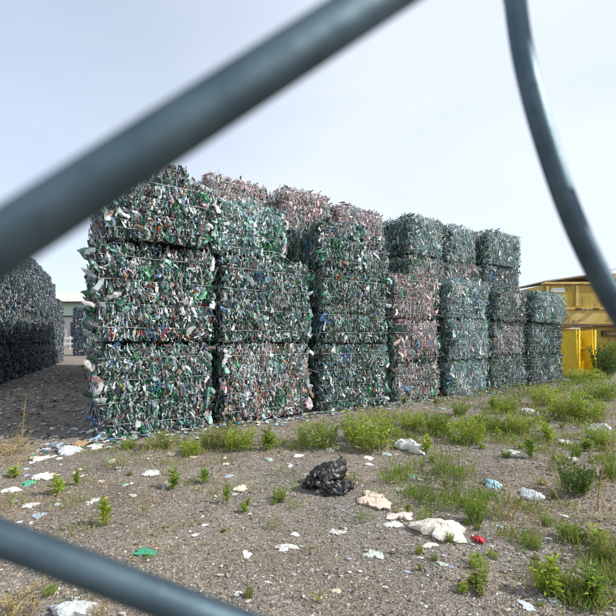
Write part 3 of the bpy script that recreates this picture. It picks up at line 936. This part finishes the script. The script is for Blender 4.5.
W_ = (.78, .77, .73)
scrap(438, 534, 54, 26, (.74, .69, .60), 'large dirty white crumpled sack lying on the gravel, biggest pale piece of litter', 'sack', .34, .15, 'crumpled_sack')
scrap(430, 546, 18, 8, (.76, .72, .64), 'small white fold of plastic just below the large white sack', 'scrap', .4)
scrap(410, 446, 30, 17, (.80, .79, .77), 'white plastic bag crumpled by the weeds in front of the fourth column', 'bag', .3, .32, 'plastic_bag')
scrap(372, 500, 33, 24, (.74, .58, .47), 'pinkish tan crumpled wrapper right of the black bag', 'wrapper', .4, .25, 'wrapper')
scrap(399, 514, 30, 15, (.76, .62, .56), 'pinkish white wrapper beside the tan one', 'wrapper', .3, .18, 'wrapper')
scrap(393, 523, 22, 9, (.62, .66, .60), 'greyish clear plastic scrap below the pinkish wrapper')
scrap(531, 493, 22, 14, (.80, .80, .80), 'white crumpled bag on bare gravel left of the dark bush', 'bag', .4, .4, 'plastic_bag')
scrap(531, 413, 17, 8, (.80, .79, .76), 'white bag in the grass near the foot of the sixth column', 'bag', .4, .4, 'plastic_bag')
scrap(597, 432, 17, 15, (.82, .82, .80), 'white plastic bag standing in the weeds near the right edge', 'bag', .7, .5, 'plastic_bag')
scrap(570, 443, 20, 5, (.74, .73, .70), 'thin white strip of plastic lying left of the standing white bag')
scrap(574, 460, 14, 8, (.66, .66, .64), 'greyish paper scrap just above the dark bush on the right', 'paper')
scrap(493, 483, 18, 10, (.35, .55, .70), 'crumpled light blue plastic bottle on the gravel', 'bottle', .5, .2, 'flattened_bottle')
scrap(508, 453, 14, 8, (.66, .68, .68), 'whitish scrap beside the upright weed in front of the sixth column')
scrap(412, 475, 10, 9, (.25, .55, .56), 'small teal plastic scrap right of the black bag', lump=.5)
scrap(386, 450, 11, 8, (.45, .60, .58), 'pale teal scrap in front of the bushiest weed')
scrap(369, 455, 11, 8, (.82, .82, .8), 'small bright white scrap above the black bag, in front of the bushiest weed')
scrap(333, 448, 16, 8, (.68, .68, .66), 'whitish scrap directly behind the black bag')
scrap(299, 455, 11, 4, (.78, .78, .76), 'narrow white scrap left of the black bag')
scrap(479, 543, 11, 12, (.55, .05, .06), 'red crumpled can right of the large white sack', 'can', .8, .2, 'crushed_can')
scrap(146, 553, 26, 10, (.06, .34, .20), 'green flattened plastic piece on the gravel above the lower fence wire', 'scrap', .15, .08)
scrap(29, 481, 16, 8, (.10, .40, .26), 'green plastic scrap behind the white tray at lower left')
scrap(13, 488, 22, 7, (.82, .81, .78), 'long white tray scrap at the left edge', lump=.3)
scrap(45, 476, 26, 9, (.74, .70, .64), 'off white sheet behind the green scrap at lower left', 'sheet')
scrap(70, 452, 30, 10, (.52, .55, .60), 'bluish grey crumpled film at the edge of the shade', 'film', .5, .22)
scrap(40, 458, 24, 5, (.70, .66, .60), 'long pale strip at the edge of the shade near the dry tuft')
scrap(82, 446, 14, 12, (.36, .24, .14), 'brown curled cardboard flap by the nearest column', 'cardboard', .8, .25, 'cardboard_flap')
scrap(95, 449, 18, 7, (.72, .68, .62), 'off white scrap at the corner of the nearest column')
scrap(30, 503, 16, 7, (.76, .76, .75), 'white scrap below the white tray at lower left')
scrap(38, 513, 14, 8, (.42, .48, .60), 'bluish scrap just above the lower fence wire')
scrap(247, 553, 11, 15, (.82, .82, .80), 'bright white torn scrap in the middle of the bare gravel', lump=.35)
scrap(287, 546, 26, 7, (.62, .61, .58), 'greyish white strip on the gravel right of the bright torn scrap')
scrap(241, 486, 15, 9, (.70, .72, .52), 'yellowish white wrapper on the gravel beside a thin upright weed', 'wrapper', .3, name='wrapper')
scrap(374, 551, 20, 11, (.55, .66, .58), 'pale green film scrap left of the large white sack', 'film')
scrap(338, 530, 20, 9, (.58, .56, .52), 'dull grey film scrap below the tan wrapper', 'film')
scrap(70, 610, 52, 13, (.60, .63, .62), 'clear greyish crushed bottle under the lower fence wire', 'bottle', .4, .14, 'flattened_bottle')
scrap(526, 606, 12, 22, (.62, .70, .78), 'bluish white sheet at the bottom edge, left of the bright weed', 'sheet', .3)
scrap(556, 604, 12, 16, (.55, .60, .62), 'grey plastic strip at the bottom edge below the bright weed')
scrap(597, 592, 10, 22, (.50, .55, .58), 'grey plastic strip in the lower right corner weeds')
scrap(168, 440, 14, 5, (.7, .7, .68), 'white scrap at the foot of the nearest column, in the grass')
scrap(152, 474, 18, 8, (.60, .61, .60), 'grey film scrap between the weeds in front of the nearest column', 'film')
scrap(171, 455, 9, 8, (.70, .55, .45), 'pinkish scrap in the grass in front of the second column')
scrap(443, 566, 12, 6, (.50, .60, .56), 'greenish scrap below the large white sack')
scrap(540, 398, 8, 5, (.5, .55, .6), 'bluish scrap near the foot of the seventh column')
scrap(570, 330 + 47, 12, 4, (.8, .8, .8), 'white sheet caught on top of the yellow trough', 'sheet', .2)
o_ = bpy.data.objects[[o.name for o in COL.objects if o.get('label') == 'white sheet caught on top of the yellow trough'][0]]
o_.location = (tx - .22, ty - .05, 1.50); o_.scale = (.26, .3, .1)
# lesser scraps: each described by its look and the nearest thing one can find
LM = [(328, 468, 'the black bag'), (438, 532, 'the large white sack'), (372, 495, 'the tan wrapper'), (410, 444, 'the white bag by the fourth column'), (370, 430, 'the bushiest weed'),
      (316, 436, 'the rounded weed clump'), (531, 492, 'the white bag on bare gravel'), (574, 475, 'the dark bush'), (597, 430, 'the standing white bag'), (532, 450, 'the upright leafy weed'),
      (466, 430, 'the weeds at the fifth column'), (545, 580, 'the bright bottom edge weed'), (590, 595, 'the lower right corner weed'), (479, 540, 'the red can'), (105, 510, 'the tall lone weed'),
      (146, 552, 'the green flattened piece'), (57, 488, 'the lower left leafy weed'), (12, 487, 'the long white tray'), (247, 552, 'the bright torn scrap'), (228, 492, 'the thin upright weed'),
      (173, 482, 'the weed between grey films'), (285, 546, 'the greyish white strip'), (320, 592, 'the spiky rosette'), (374, 549, 'the pale green film'), (493, 481, 'the light blue bottle'),
      (531, 411, 'the white bag at the sixth column'), (70, 609, 'the clear crushed bottle'), (240, 440, 'the weeds at the second column'), (70, 450, 'the bluish grey film'), (475, 510, 'the weed behind the sack'),
      (508, 512, 'the dry straw tuft'), (272, 520, 'the sparse mid gravel weed'), (577, 372, 'the yellow trough'), (150, 440, 'the nearest column'), (600, 480, 'the leaning straw stalk')]


def where(px, py):
    d, lx, ly, nm = min((math.hypot(px - a, (py - b) * 1.3), a, b, t) for a, b, t in LM)
    dx, dy = px - lx, (py - ly) * 1.3
    pre = 'well ' if d > 60 else '' if d > 28 else 'close '
    if abs(dx) > 2 * abs(dy): w = 'left of' if dx < 0 else 'right of'
    elif abs(dy) > 2 * abs(dx): w = 'behind' if dy < 0 else 'before'
    else: w = ('behind ' if dy < 0 else 'before ') + ('left of' if dx < 0 else 'right of')
    return pre + w + ' ' + nm


# lesser scraps, alike
small_meshes = [sheet_mesh(900 + k, .3, rings=4, seg=12, lump=.2) for k in range(7)]
SC = [((.76, .75, .72), 'white'), ((.56, .56, .54), 'grey'), ((.66, .55, .42), 'tan'), ((.42, .56, .50), 'greenish'), ((.38, .47, .60), 'bluish'), ((.8, .8, .78), 'white')]
k = 0
while k < 110:
    px, py = random.uniform(2, 614), 402 + 212 * random.random() ** 1.15
    if k > 84: px, py = random.uniform(2, 125), random.uniform(441, 482)
    x, y = gnd(px, py)
    if inside_bales(np.array(x), np.array(y)) or (px < 90 and py < 440): continue
    w = random.uniform(4, 10)
    cc, cn_ = random.choice(SC)
    o = scrap(px, py, w, w * random.uniform(.35, .7), cc, 'small %s scrap %s' % (cn_, where(px, py)), 'scrap',
              group='small pale scraps over the gravel', mesh=small_meshes[k % 7])
    k += 1
# black bag: crumpled lump with gathered neck and flaps
def lump_mesh(seed, name, mat):
    g = np.random.default_rng(seed)
    nu, nv = 72, 40
    vs, fs = [], []
    cr = [(unit(g.normal(0, 1, (1, 3)))[0], g.uniform(.7, 1.3) * 1.3 ** q, g.uniform(0, 1), .78 ** q) for q in range(9)]
    tot = sum(c[3] for c in cr)
    for j in range(nv + 1):
        th = math.pi * j / nv
        for i in range(nu):
            ph = 2 * math.pi * i / nu
            d = np.array([math.sin(th) * math.cos(ph), math.sin(th) * math.sin(ph), math.cos(th)])
            w_ = d + .12 * np.array([math.sin(5 * d[1] + 1), math.sin(6 * d[2]), math.sin(5 * d[0])])
            h = sum(am * abs((w_ @ q * fr + o) % 1 - .5) for q, fr, o, am in cr) / tot
            rad = .74 + 1.25 * (h - .25) + .25 * max(0, d @ np.array([.55, 0, .85])) ** 3 + g.normal(0, .004)
            p = d * rad * np.array([1, .75, .82])
            vs.append((p[0], p[1], max(p[2] + .42, g.uniform(0, .02))))
    for j in range(nv):
        for i in range(nu):
            fs.append((j * nu + i, (j + 1) * nu + i, (j + 1) * nu + (i + 1) % nu, j * nu + (i + 1) % nu))
    me = MB().poly(vs, fs).mesh(name, mat, True)
    me.set_sharp_from_angle(angle=math.radians(50))
    return me


x, y = gnd(327, 482)
bb = empty('black_bag', (x, y, float(gh(x, y)) - .01))
tag(bb, 'crumpled shiny black plastic bag lying on the gravel in front of the bales', 'bag')
s = 20.5 / FPX * y
link('bag_body', lump_mesh(5, 'bag_body', M_BLACK), bb, (0, 0, 0), (0, 0, .4), (s * 1.12, s * 1.1, s * .95))
link('bag_neck', lump_mesh(8, 'bag_neck', M_BLACK), bb, (s * .5, .05, s * .55), (.2, .4, .9), (s * .48, s * .5, s * .62))
for k, (dx, dz, r_) in enumerate(((-.75, .1, .3), (.35, .05, -.4), (-.2, .75, 1.0), (-.55, .55, -.5), (.75, .3, .6), (.1, .35, .2))):
    link('bag_fold', sheet_mesh(60 + k, .3, name='bag_fold', mat=M_BLACK), bb, (dx * s, -.06 - .03 * k, dz * s), (random.uniform(.2, .8), random.uniform(-.4, .4), r_), (s * .55, s * .42, s * .45))

# ------------------------------------------------------------------ weeds
GR = dict(bright=((.22, .35, .035), (.42, .49, .07)), mid=((.13, .25, .035), (.29, .38, .055)), dark=((.055, .115, .03), (.12, .19, .045)),
          tan=((.36, .27, .12), (.48, .38, .18)), olive=((.14, .22, .045), (.30, .35, .08)))


def blade_arrays(base, tip, width, cols, g, sag=.12):
    """narrow folded leaves from base to tip; returns V, F, C"""
    n = len(base)
    d = tip - base
    L = np.linalg.norm(d, axis=1)
    side = np.cross(d, np.stack([g.normal(0, .4, n), g.normal(0, .4, n), np.ones(n)], 1))
    bad = np.linalg.norm(side, axis=1) < 1e-6
    side[bad] = (1, 0, 0)
    side = unit(side) * width[:, None]
    mid = base + d * .5 + np.array([0, 0, 1]) * (L * sag)[:, None]
    up_ = np.cross(side, d); up_ = up_ / (np.linalg.norm(up_, axis=1, keepdims=True) + 1e-9) * width[:, None] * .5
    V = np.stack([base, mid + side * .5 + up_, tip, mid - side * .5 + up_, mid], 1)
    F = (np.array([(0, 4, 1), (1, 4, 2), (0, 3, 4), (3, 2, 4)])[None] + (np.arange(n) * 5)[:, None, None]).reshape(-1, 3)
    return V.reshape(-1, 3), F, np.repeat(cols, 5, 0)


def gcol(kind, n, g, tanmix=.08):
    a, b = np.array(GR[kind][0]), np.array(GR[kind][1])
    c = a + (b - a) * g.random((n, 1))
    t = g.random(n) < tanmix
    ta, tb = np.array(GR['tan'][0]), np.array(GR['tan'][1])
    c[t] = (ta + (tb - ta) * g.random((n, 1)))[t]
    return c * g.uniform(.8, 1.2, (n, 1))


def weed_mesh(kind, seed, color, tan=.08):
    """unit plant: height about 1, spread about .5; returns (stem mesh, leaf mesh)"""
    g = np.random.default_rng(seed)
    if kind == 'grass': ns, spread, lean, nl, ll, lw, wd = 62, .36, .40, 10, .21, .027, .009
    elif kind == 'leafy': ns, spread, lean, nl, ll, lw, wd = 5, .07, .16, 24, .26, .050, .018
    elif kind == 'bush': ns, spread, lean, nl, ll, lw, wd = 46, .30, .60, 18, .14, .038, .010
    elif kind == 'wisp': ns, spread, lean, nl, ll, lw, wd = 22, .24, .45, 11, .13, .017, .007
    elif kind == 'rosette': ns, spread, lean, nl, ll, lw, wd = 9, .05, 1.6, 5, .34, .075, .015
    else: ns, spread, lean, nl, ll, lw, wd = 26, .16, .5, 4, .16, .018, .010
    B, T, SV, SF, b0 = [], [], [], [], 0
    for s in range(ns):
        a = g.uniform(0, 6.28); rr = spread * math.sqrt(g.random())
        p = np.array([rr * math.cos(a), rr * math.sin(a), 0])
        H = g.uniform(.5, 1.0) * (1 - .35 * rr / max(spread, .01))
        la = a + g.normal(0, .6)
        tip = p + np.array([math.cos(la) * lean * g.uniform(.2, 1) * H, math.sin(la) * lean * g.uniform(.2, 1) * H, H])
        ts = np.linspace(0, 1, 5)
        curve = p + (tip - p) * ts[:, None] + np.outer(ts * (1 - ts), [0, 0, .35 * H])
        for i, q in enumerate(curve):
            w = wd * (1 - .75 * ts[i])
            for k in range(3):
                SV.append(q + w * .6 * np.array([math.cos(k * 2.094 + a), math.sin(k * 2.094 + a), 0]))
        for i in range(4):
            for k in range(3):
                SF.append((b0 + i * 3 + k, b0 + i * 3 + (k + 1) % 3, b0 + i * 3 + 3 + (k + 1) % 3, b0 + i * 3 + 3 + k))
        b0 += 15
        for k in range(nl):
            t = g.uniform(.08, 1)
            q = p + (tip - p) * t + np.array([0, 0, .35 * H * t * (1 - t)])
            az = g.uniform(0, 6.28)
            el = g.uniform(.2, 1.1) if kind != 'rosette' else g.uniform(-.1, .5)
            l_ = ll * g.uniform(.5, 1.15) * (1.15 - .5 * t)
            B.append(q); T.append(q + l_ * np.array([math.cos(az) * math.cos(el), math.sin(az) * math.cos(el), math.sin(el)]))
    B, T = np.array(B), np.array(T)
    V, F, C = blade_arrays(B, T, lw * g.uniform(.6, 1.2, len(B)), gcol(color, len(B), g, tan), g, .06)
    lm = np_mesh('leaves', V, F, M_LEAF, C)
    SV = np.array(SV)
    sc_ = gcol('olive' if color != 'tan' else 'tan', len(SV) // 15, g, .2)
    sm = np_mesh('stems', SV, np.array(SF), M_LEAF, np.repeat(sc_, 15, 0))
    return sm, lm


WM = {}


def weed_kind(kind, color, v, tan):
    key = (kind, color, v)
    if key not in WM: WM[key] = weed_mesh(kind, hash_(kind + color) + v, color, tan)
    return WM[key]


def hash_(s): return sum(ord(c) * (i + 3) for i, c in enumerate(s)) % 9973


def weed(px, py, wpx, hpx, kind, color, label, v=0, tan=.08, group=None, cat='weed', name='weed'):
    x, y = gnd(px, py)
    H = hpx / FPX * y * 1.22
    Wd = wpx / FPX * y
    sm, lm = weed_kind(kind, color, v, tan)
    base_w = dict(grass=1.0, leafy=.62, bush=1.45, wisp=1.0, rosette=2.2, dry=.8)[kind]
    r = empty(name, (x, y, float(gh(x, y)) - .004), random.uniform(0, 6.28))
    r.scale = (Wd / base_w, Wd / base_w, H / (1.08 if kind != 'rosette' else 1.3))
    tag(r, label, cat, group)
    link('stems', sm, r); link('leaves', lm, r)
    return r


weed(370, 446, 60, 44, 'grass', 'bright', 'bushiest bright green weed clump, in front of the third column')
weed(316, 446, 48, 33, 'grass', 'mid', 'rounded green weed clump left of the bushiest one, behind the black bag', 1)
weed(355, 436, 30, 26, 'grass', 'mid', 'darker weed clump pressed against the left of the bushiest one', 2)
weed(240, 449, 34, 30, 'grass', 'bright', 'yellow green weed clump at the foot of the second column', 3, .15)
weed(213, 446, 30, 24, 'grass', 'olive', 'yellowing weed clump between the first and second columns', 0, .3)
weed(268, 450, 26, 26, 'leafy', 'mid', 'leafy weed at the right foot of the second column', 0)
weed(160, 449, 34, 18, 'grass', 'olive', 'straggly olive weeds at the foot of the nearest column', 1, .3)
weed(190, 455, 24, 18, 'grass', 'bright', 'low bright weed in front of the nearest column, at its right', 2, .15)
weed(466, 442, 38, 32, 'grass', 'bright', 'bright green weed clump in front of the fifth column', 1, .1)
weed(437, 433, 40, 26, 'bush', 'mid', 'spreading green weeds at the foot of the fourth column', 0)
weed(490, 430, 30, 22, 'grass', 'mid', 'green weed clump at the foot of the fifth column', 2)
weed(532, 459, 24, 30, 'leafy', 'mid', 'upright leafy weed standing alone in front of the sixth column', 1)
weed(566, 418, 44, 36, 'grass', 'bright', 'tall bright grass in front of the seventh column', 3)
weed(600, 446, 30, 24, 'grass', 'bright', 'bright weed clump below the standing white bag at right', 0)
weed(574, 492, 52, 40, 'bush', 'dark', 'dark green bush on the gravel near the right edge', 1, .03, cat='bush', name='bush')
weed(546, 594, 44, 46, 'leafy', 'bright', 'bright leafy weed at the bottom edge toward the right', 2)
weed(590, 602, 44, 36, 'leafy', 'mid', 'leafy weed in the lower right corner', 0)
weed(570, 540, 40, 22, 'bush', 'mid', 'spreading leafy weed below the dark bush', 2)
weed(608, 560, 34, 30, 'grass', 'olive', 'olive grass clump at the right edge above the corner weed', 0, .35)
weed(475, 524, 38, 34, 'bush', 'mid', 'green weed growing behind the large white sack, on its right', 0, .03)
weed(452, 492, 46, 40, 'wisp', 'dark', 'wiry dark weed right of the small teal scrap', 0)
weed(425, 505, 34, 30, 'wisp', 'dark', 'wiry dark weed behind the pinkish wrapper', 1)
weed(440, 470, 30, 32, 'wisp', 'mid', 'wiry green weed below the white bag by the fourth column', 2)
weed(105, 524, 22, 40, 'leafy', 'bright', 'tall lone leafy weed on the gravel above the lower wire', 3)
weed(58, 494, 24, 24, 'leafy', 'bright', 'leafy weed behind the green scrap at lower left', 1)
weed(77, 486, 14, 20, 'leafy', 'mid', 'slim weed right of the leafy one at lower left', 0)
weed(15, 475, 22, 14, 'leafy', 'bright', 'low weed behind the long white tray at the left edge', 2)
weed(173, 490, 24, 24, 'leafy', 'mid', 'leafy weed between grey films in front of the nearest column', 0)
weed(203, 482, 20, 20, 'leafy', 'mid', 'small leafy weed right of the pair in front of the nearest column', 1)
weed(228, 502, 14, 27, 'leafy', 'mid', 'thin upright weed beside the yellowish wrapper', 2)
weed(280, 498, 26, 16, 'bush', 'mid', 'low spreading weed left of the black bag', 1)
weed(293, 488, 16, 12, 'rosette', 'bright', 'small bright rosette beside the low weed left of the black bag', 0)
weed(272, 525, 20, 18, 'wisp', 'mid', 'sparse weed in the middle of the bare gravel', 0)
weed(320, 600, 28, 22, 'rosette', 'bright', 'spiky rosette on the gravel at bottom centre', 1)
weed(314, 547, 12, 8, 'rosette', 'bright', 'tiny rosette right of the greyish white strip', 2)
weed(478, 588, 36, 20, 'leafy', 'olive', 'short leafy weed below the red can', 3)
weed(508, 520, 26, 26, 'dry', 'tan', 'dry straw tuft left of the spreading leafy weed', 0, cat='dry grass', name='dry_grass')
weed(146, 515, 14, 26, 'wisp', 'olive', 'yellowing spindly weed right of the tall lone leafy one', 1, .4)
weed(115, 470, 40, 16, 'wisp', 'olive', 'thin yellowing weeds before the nearest column corner', 2, .5)
weed(350, 480, 24, 16, 'wisp', 'mid', 'sparse weed just right of the black bag', 1)
weed(365, 520, 30, 16, 'wisp', 'mid', 'sparse weed below the tan wrapper', 2)
weed(604, 378, 40, 40, 'bush', 'dark', 'dense green bush in front of the yellow container', 0, .02, cat='bush', name='bush')
weed(622, 372, 40, 36, 'bush', 'mid', 'green bush at the right edge behind the dense one', 1, .02, cat='bush', name='bush')
weed(585, 382, 36, 16, 'grass', 'bright', 'grass tuft at the foot of the yellow trough', 2)
weed(22, 440, 26, 14, 'dry', 'tan', 'brown dry grass tuft at the left edge of the shade', 1, cat='dry grass', name='dry_grass')
weed(12, 452, 34, 18, 'dry', 'tan', 'wide dry grass tuft by the left edge', 2, cat='dry grass', name='dry_grass')
weed(20, 612, 60, 34, 'dry', 'tan', 'dry straw in the lower left corner under the fence wire', 0, cat='dry grass', name='dry_grass')
weed(100, 612, 30, 26, 'dry', 'tan', 'brown dry stalks beside the clear crushed bottle', 1, cat='dry grass', name='dry_grass')
for px, py, wp, hp_, kd, cl, lab in (
        (412, 428, 34, 20, 'grass', 'bright', 'bright low weed at the foot of the third and fourth columns'), (520, 432, 34, 24, 'grass', 'bright', 'bright weed tuft left of the upright leafy weed'),
        (548, 440, 30, 22, 'leafy', 'bright', 'leafy weed right of the upright one'), (585, 420, 36, 26, 'grass', 'bright', 'bright tuft behind the standing white bag'),
        (600, 400, 34, 20, 'grass', 'mid', 'tuft of grass in front of the dense green bush'), (545, 405, 30, 22, 'grass', 'bright', 'bright tuft in front of the trough'),
        (505, 408, 30, 16, 'grass', 'mid', 'low tuft at the foot of the sixth column'), (460, 415, 30, 16, 'bush', 'mid', 'low spreading weed at the foot of the fifth column'),
        (425, 450, 26, 20, 'leafy', 'bright', 'leafy weed right of the white bag by the fourth column'), (610, 480, 30, 26, 'bush', 'mid', 'spreading weed at the right edge beside the leaning stalk'),
        (555, 470, 24, 16, 'wisp', 'olive', 'wispy yellow weed behind the dark bush'), (525, 545, 30, 16, 'wisp', 'olive', 'wispy yellow weed right of the red can'),
        (612, 520, 30, 20, 'wisp', 'olive', 'wispy weed at the right edge below the dark bush'), (598, 545, 30, 24, 'leafy', 'bright', 'leafy weed near the right edge, left of the olive clump'),
         (465, 505, 30, 22, 'wisp', 'dark', 'dark wiry weed just behind the large white sack'),
        (430, 478, 44, 30, 'wisp', 'dark', 'dark wiry weed below the small teal scrap'), (462, 476, 40, 32, 'wisp', 'mid', 'tall wiry weed left of the light blue bottle'),
        (448, 510, 36, 24, 'wisp', 'mid', 'wiry weed touching the back of the large white sack'),
        (482, 500, 26, 18, 'wisp', 'mid', 'wispy weed below the light blue bottle'),
        (624, 368, 40, 34, 'bush', 'dark', 'dark bush cut by the right edge'), (598, 373, 44, 34, 'bush', 'dark', 'dark bush close against the yellow container')):
    weed(px, py, wp, hp_, kd, cl, lab, (px + py) % 3, .08, cat='bush' if 'bush ' in lab + ' ' and lab.startswith('dark bush') else 'weed', name='bush' if lab.startswith('dark bush') else 'weed')
# dry single stalks
for px, py, hpx, dx, lab in ((22, 442, 52, 3, 'tall dry brown stalk standing before the shaded aisle'), (598, 508, 62, 14, 'dry straw stalk leaning near the right edge'),
                             (2, 616, 40, 44, 'dry straw stalk lying across the lower left corner'), (560, 500, 30, -26, 'thin dry twig left of the leaning straw stalk')):
    x, y = gnd(px, py); h = hpx / FPX * y; d = dx / FPX * y
    r = empty('dry_stalk', (x, y, float(gh(x, y)) - .01)); tag(r, lab, 'stalk')
    mt = M_LEAF
    pts = [(d * t * t, .02 * t, h * t) for t in np.linspace(0, 1, 7)]
    mb = MB().tube(pts, [.006 * (1 - .6 * t) for t in np.linspace(0, 1, 7)], 5)
    sv = np.array(mb.v); sf = [f for f in mb.f if len(f) == 4]
    link('stem', np_mesh('stem', sv, np.array(sf), mt, np.tile([(.40, .30, .15)], (len(sv), 1))), r)
    g = np.random.default_rng(int(px))
    t = g.uniform(.3, 1, 26); B = np.stack([d * t * t, .02 * t, h * t], 1)
    T = B + np.stack([g.normal(0, .028, 26), g.normal(0, .028, 26), g.uniform(.0, .05, 26)], 1)
    v_, f_, c_ = blade_arrays(B, T, np.full(26, .007), gcol('tan', 26, g), g)
    link('dry_leaves', np_mesh('dry_leaves', v_, f_, mt, c_), r)
# lesser weeds
k = 0
while k < 100:
    px = random.uniform(5, 612) if random.random() < .4 else random.uniform(400, 614)
    py = 404 + 205 * random.random() ** 1.1
    x, y = gnd(px, py)
    if inside_bales(np.array(x), np.array(y)) or (px < 95 and py < 445): continue
    h = random.uniform(6, 16)
    kd = random.choice(['leafy', 'wisp', 'rosette', 'bush', 'wisp', 'grass'])
    cl = random.choice(['bright', 'mid', 'mid', 'olive'])
    weed(px, py, h * random.uniform(.9, 1.6), h * (.6 if kd == 'rosette' else 1), kd, cl, 'small %s %s' % (dict(leafy='leafy weed', wisp='wispy weed', rosette='rosette weed', bush='spreading weed', grass='grass tuft')[kd], where(px, py)), k % 2, .1,
         group='small weeds sprouting from the gravel')
    k += 1


# broken straw and twigs lying on the gravel (uncountable)
n = 6500
x, y = scatter(n, 1.3, 8)
ok = ~inside_bales(x, y); x, y = x[ok], y[ok]; n = len(x)
L_ = rng.uniform(.01, .05, n) * (1 + 1.5 * (rng.random(n) < .06)); a_ = rng.uniform(0, 6.28, n)
b_ = np.stack([x, y, gh(x, y) + .006], 1)
t_ = b_ + np.stack([np.cos(a_) * L_, np.sin(a_) * L_, np.abs(rng.normal(0, .12, n)) * L_], 1)
tw = np.array([(.34, .27, .17), (.22, .17, .12), (.42, .37, .28), (.15, .12, .09)])[rng.choice(4, n, p=[.35, .3, .2, .15])] * rng.uniform(.8, 1.2, (n, 1))
V, F, C = blade_arrays(b_, t_, rng.uniform(.0015, .004, n), tw, rng, .03)
tag(link('straw_and_twigs', np_mesh('straw_and_twigs', V, F, M_STONE, C)), 'broken straw and twigs lying over the gravel', 'straw', kind='stuff')


# ground cover: grass in patches (uncountable)
def grass_patch(blobs, name, label):
    Bs, Ts, Ws, Cs = [], [], [], []
    for px, py, rx, ry, n, hpx, color, tan in blobs:
        a = rng.uniform(0, 6.28, n); q = np.sqrt(rng.random(n)) * (1 + rng.normal(0, .15, n))
        X, Y = px + rx * q * np.cos(a), np.maximum(py + ry * q * np.sin(a), 372)
        y = FPX * CAMH / (Y - HOR); x = (X - 308) / FPX * y
        ok = ~inside_bales(x, y); x, y = x[ok], y[ok]; m = len(x)
        # clumping
        ph = np.sin(x * 7.1 + 3 * np.sin(y * 4.3)) * np.sin(y * 6.7 + 2 * np.sin(x * 5.2))
        ok = rng.random(m) < np.clip(.12 + 1.0 * ph, .05, 1); x, y = x[ok], y[ok]; m = len(x)
        h = hpx / FPX * y * rng.uniform(.3, 1.0, m)
        b = np.stack([x, y, gh(x, y) - .003], 1)
        l = np.stack([rng.normal(0, .38, m) * h, rng.normal(0, .38, m) * h, h], 1)
        Bs.append(b); Ts.append(b + l); Ws.append(h * rng.uniform(.05, .11, m) + .002); Cs.append(gcol(color, m, rng, tan))
    V, F, C = blade_arrays(np.vstack(Bs), np.vstack(Ts), np.concatenate(Ws), np.vstack(Cs), rng, .05)
    return tag(link(name, np_mesh(name, V, F, M_LEAF, C)), label, 'grass', kind='stuff')


grass_patch([
    (470, 415, 80, 20, 3800, 8, 'olive', .3), (560, 405, 70, 24, 5000, 9, 'olive', .3), (600, 390, 40, 14, 3500, 9, 'mid', .15),
    (450, 435, 70, 14, 3600, 10, 'mid', .15), (560, 440, 60, 20, 3300, 9, 'olive', .3), (500, 392, 60, 10, 2500, 7, 'olive', .15),
    (590, 470, 40, 22, 2600, 11, 'olive', .15), (530, 520, 50, 26, 1800, 11, 'olive', .3), (585, 580, 45, 36, 3000, 15, 'olive', .15),
    (440, 490, 62, 34, 4200, 12, 'mid', .15), (380, 430, 40, 14, 1800, 8, 'olive', .15), (225, 450, 60, 12, 1800, 9, 'olive', .15),
    (140, 458, 60, 14, 1500, 8, 'olive', .25), (250, 445, 50, 8, 700, 12, 'bright', .2), (320, 445, 40, 10, 1200, 8, 'olive', .15),
    (70, 505, 80, 26, 1500, 9, 'olive', .4), (200, 480, 110, 26, 1500, 8, 'olive', .4), (120, 540, 110, 30, 700, 9, 'olive', .5), (350, 560, 130, 40, 700, 8, 'olive', .25), (300, 500, 120, 30, 700, 7, 'olive', .25),
    (15, 455, 30, 14, 400, 9, 'tan', .6), (480, 585, 60, 26, 500, 8, 'olive', .3), (30, 600, 60, 14, 220, 14, 'olive', .5),
], 'ground_grass', 'patchy short green and straw coloured grass spreading over the gravel')
print('bottle parts', nparts[0], 'objects', len(bpy.data.objects), 'tris', sum(len(p.vertices) - 2 for m in bpy.data.meshes for p in m.polygons))
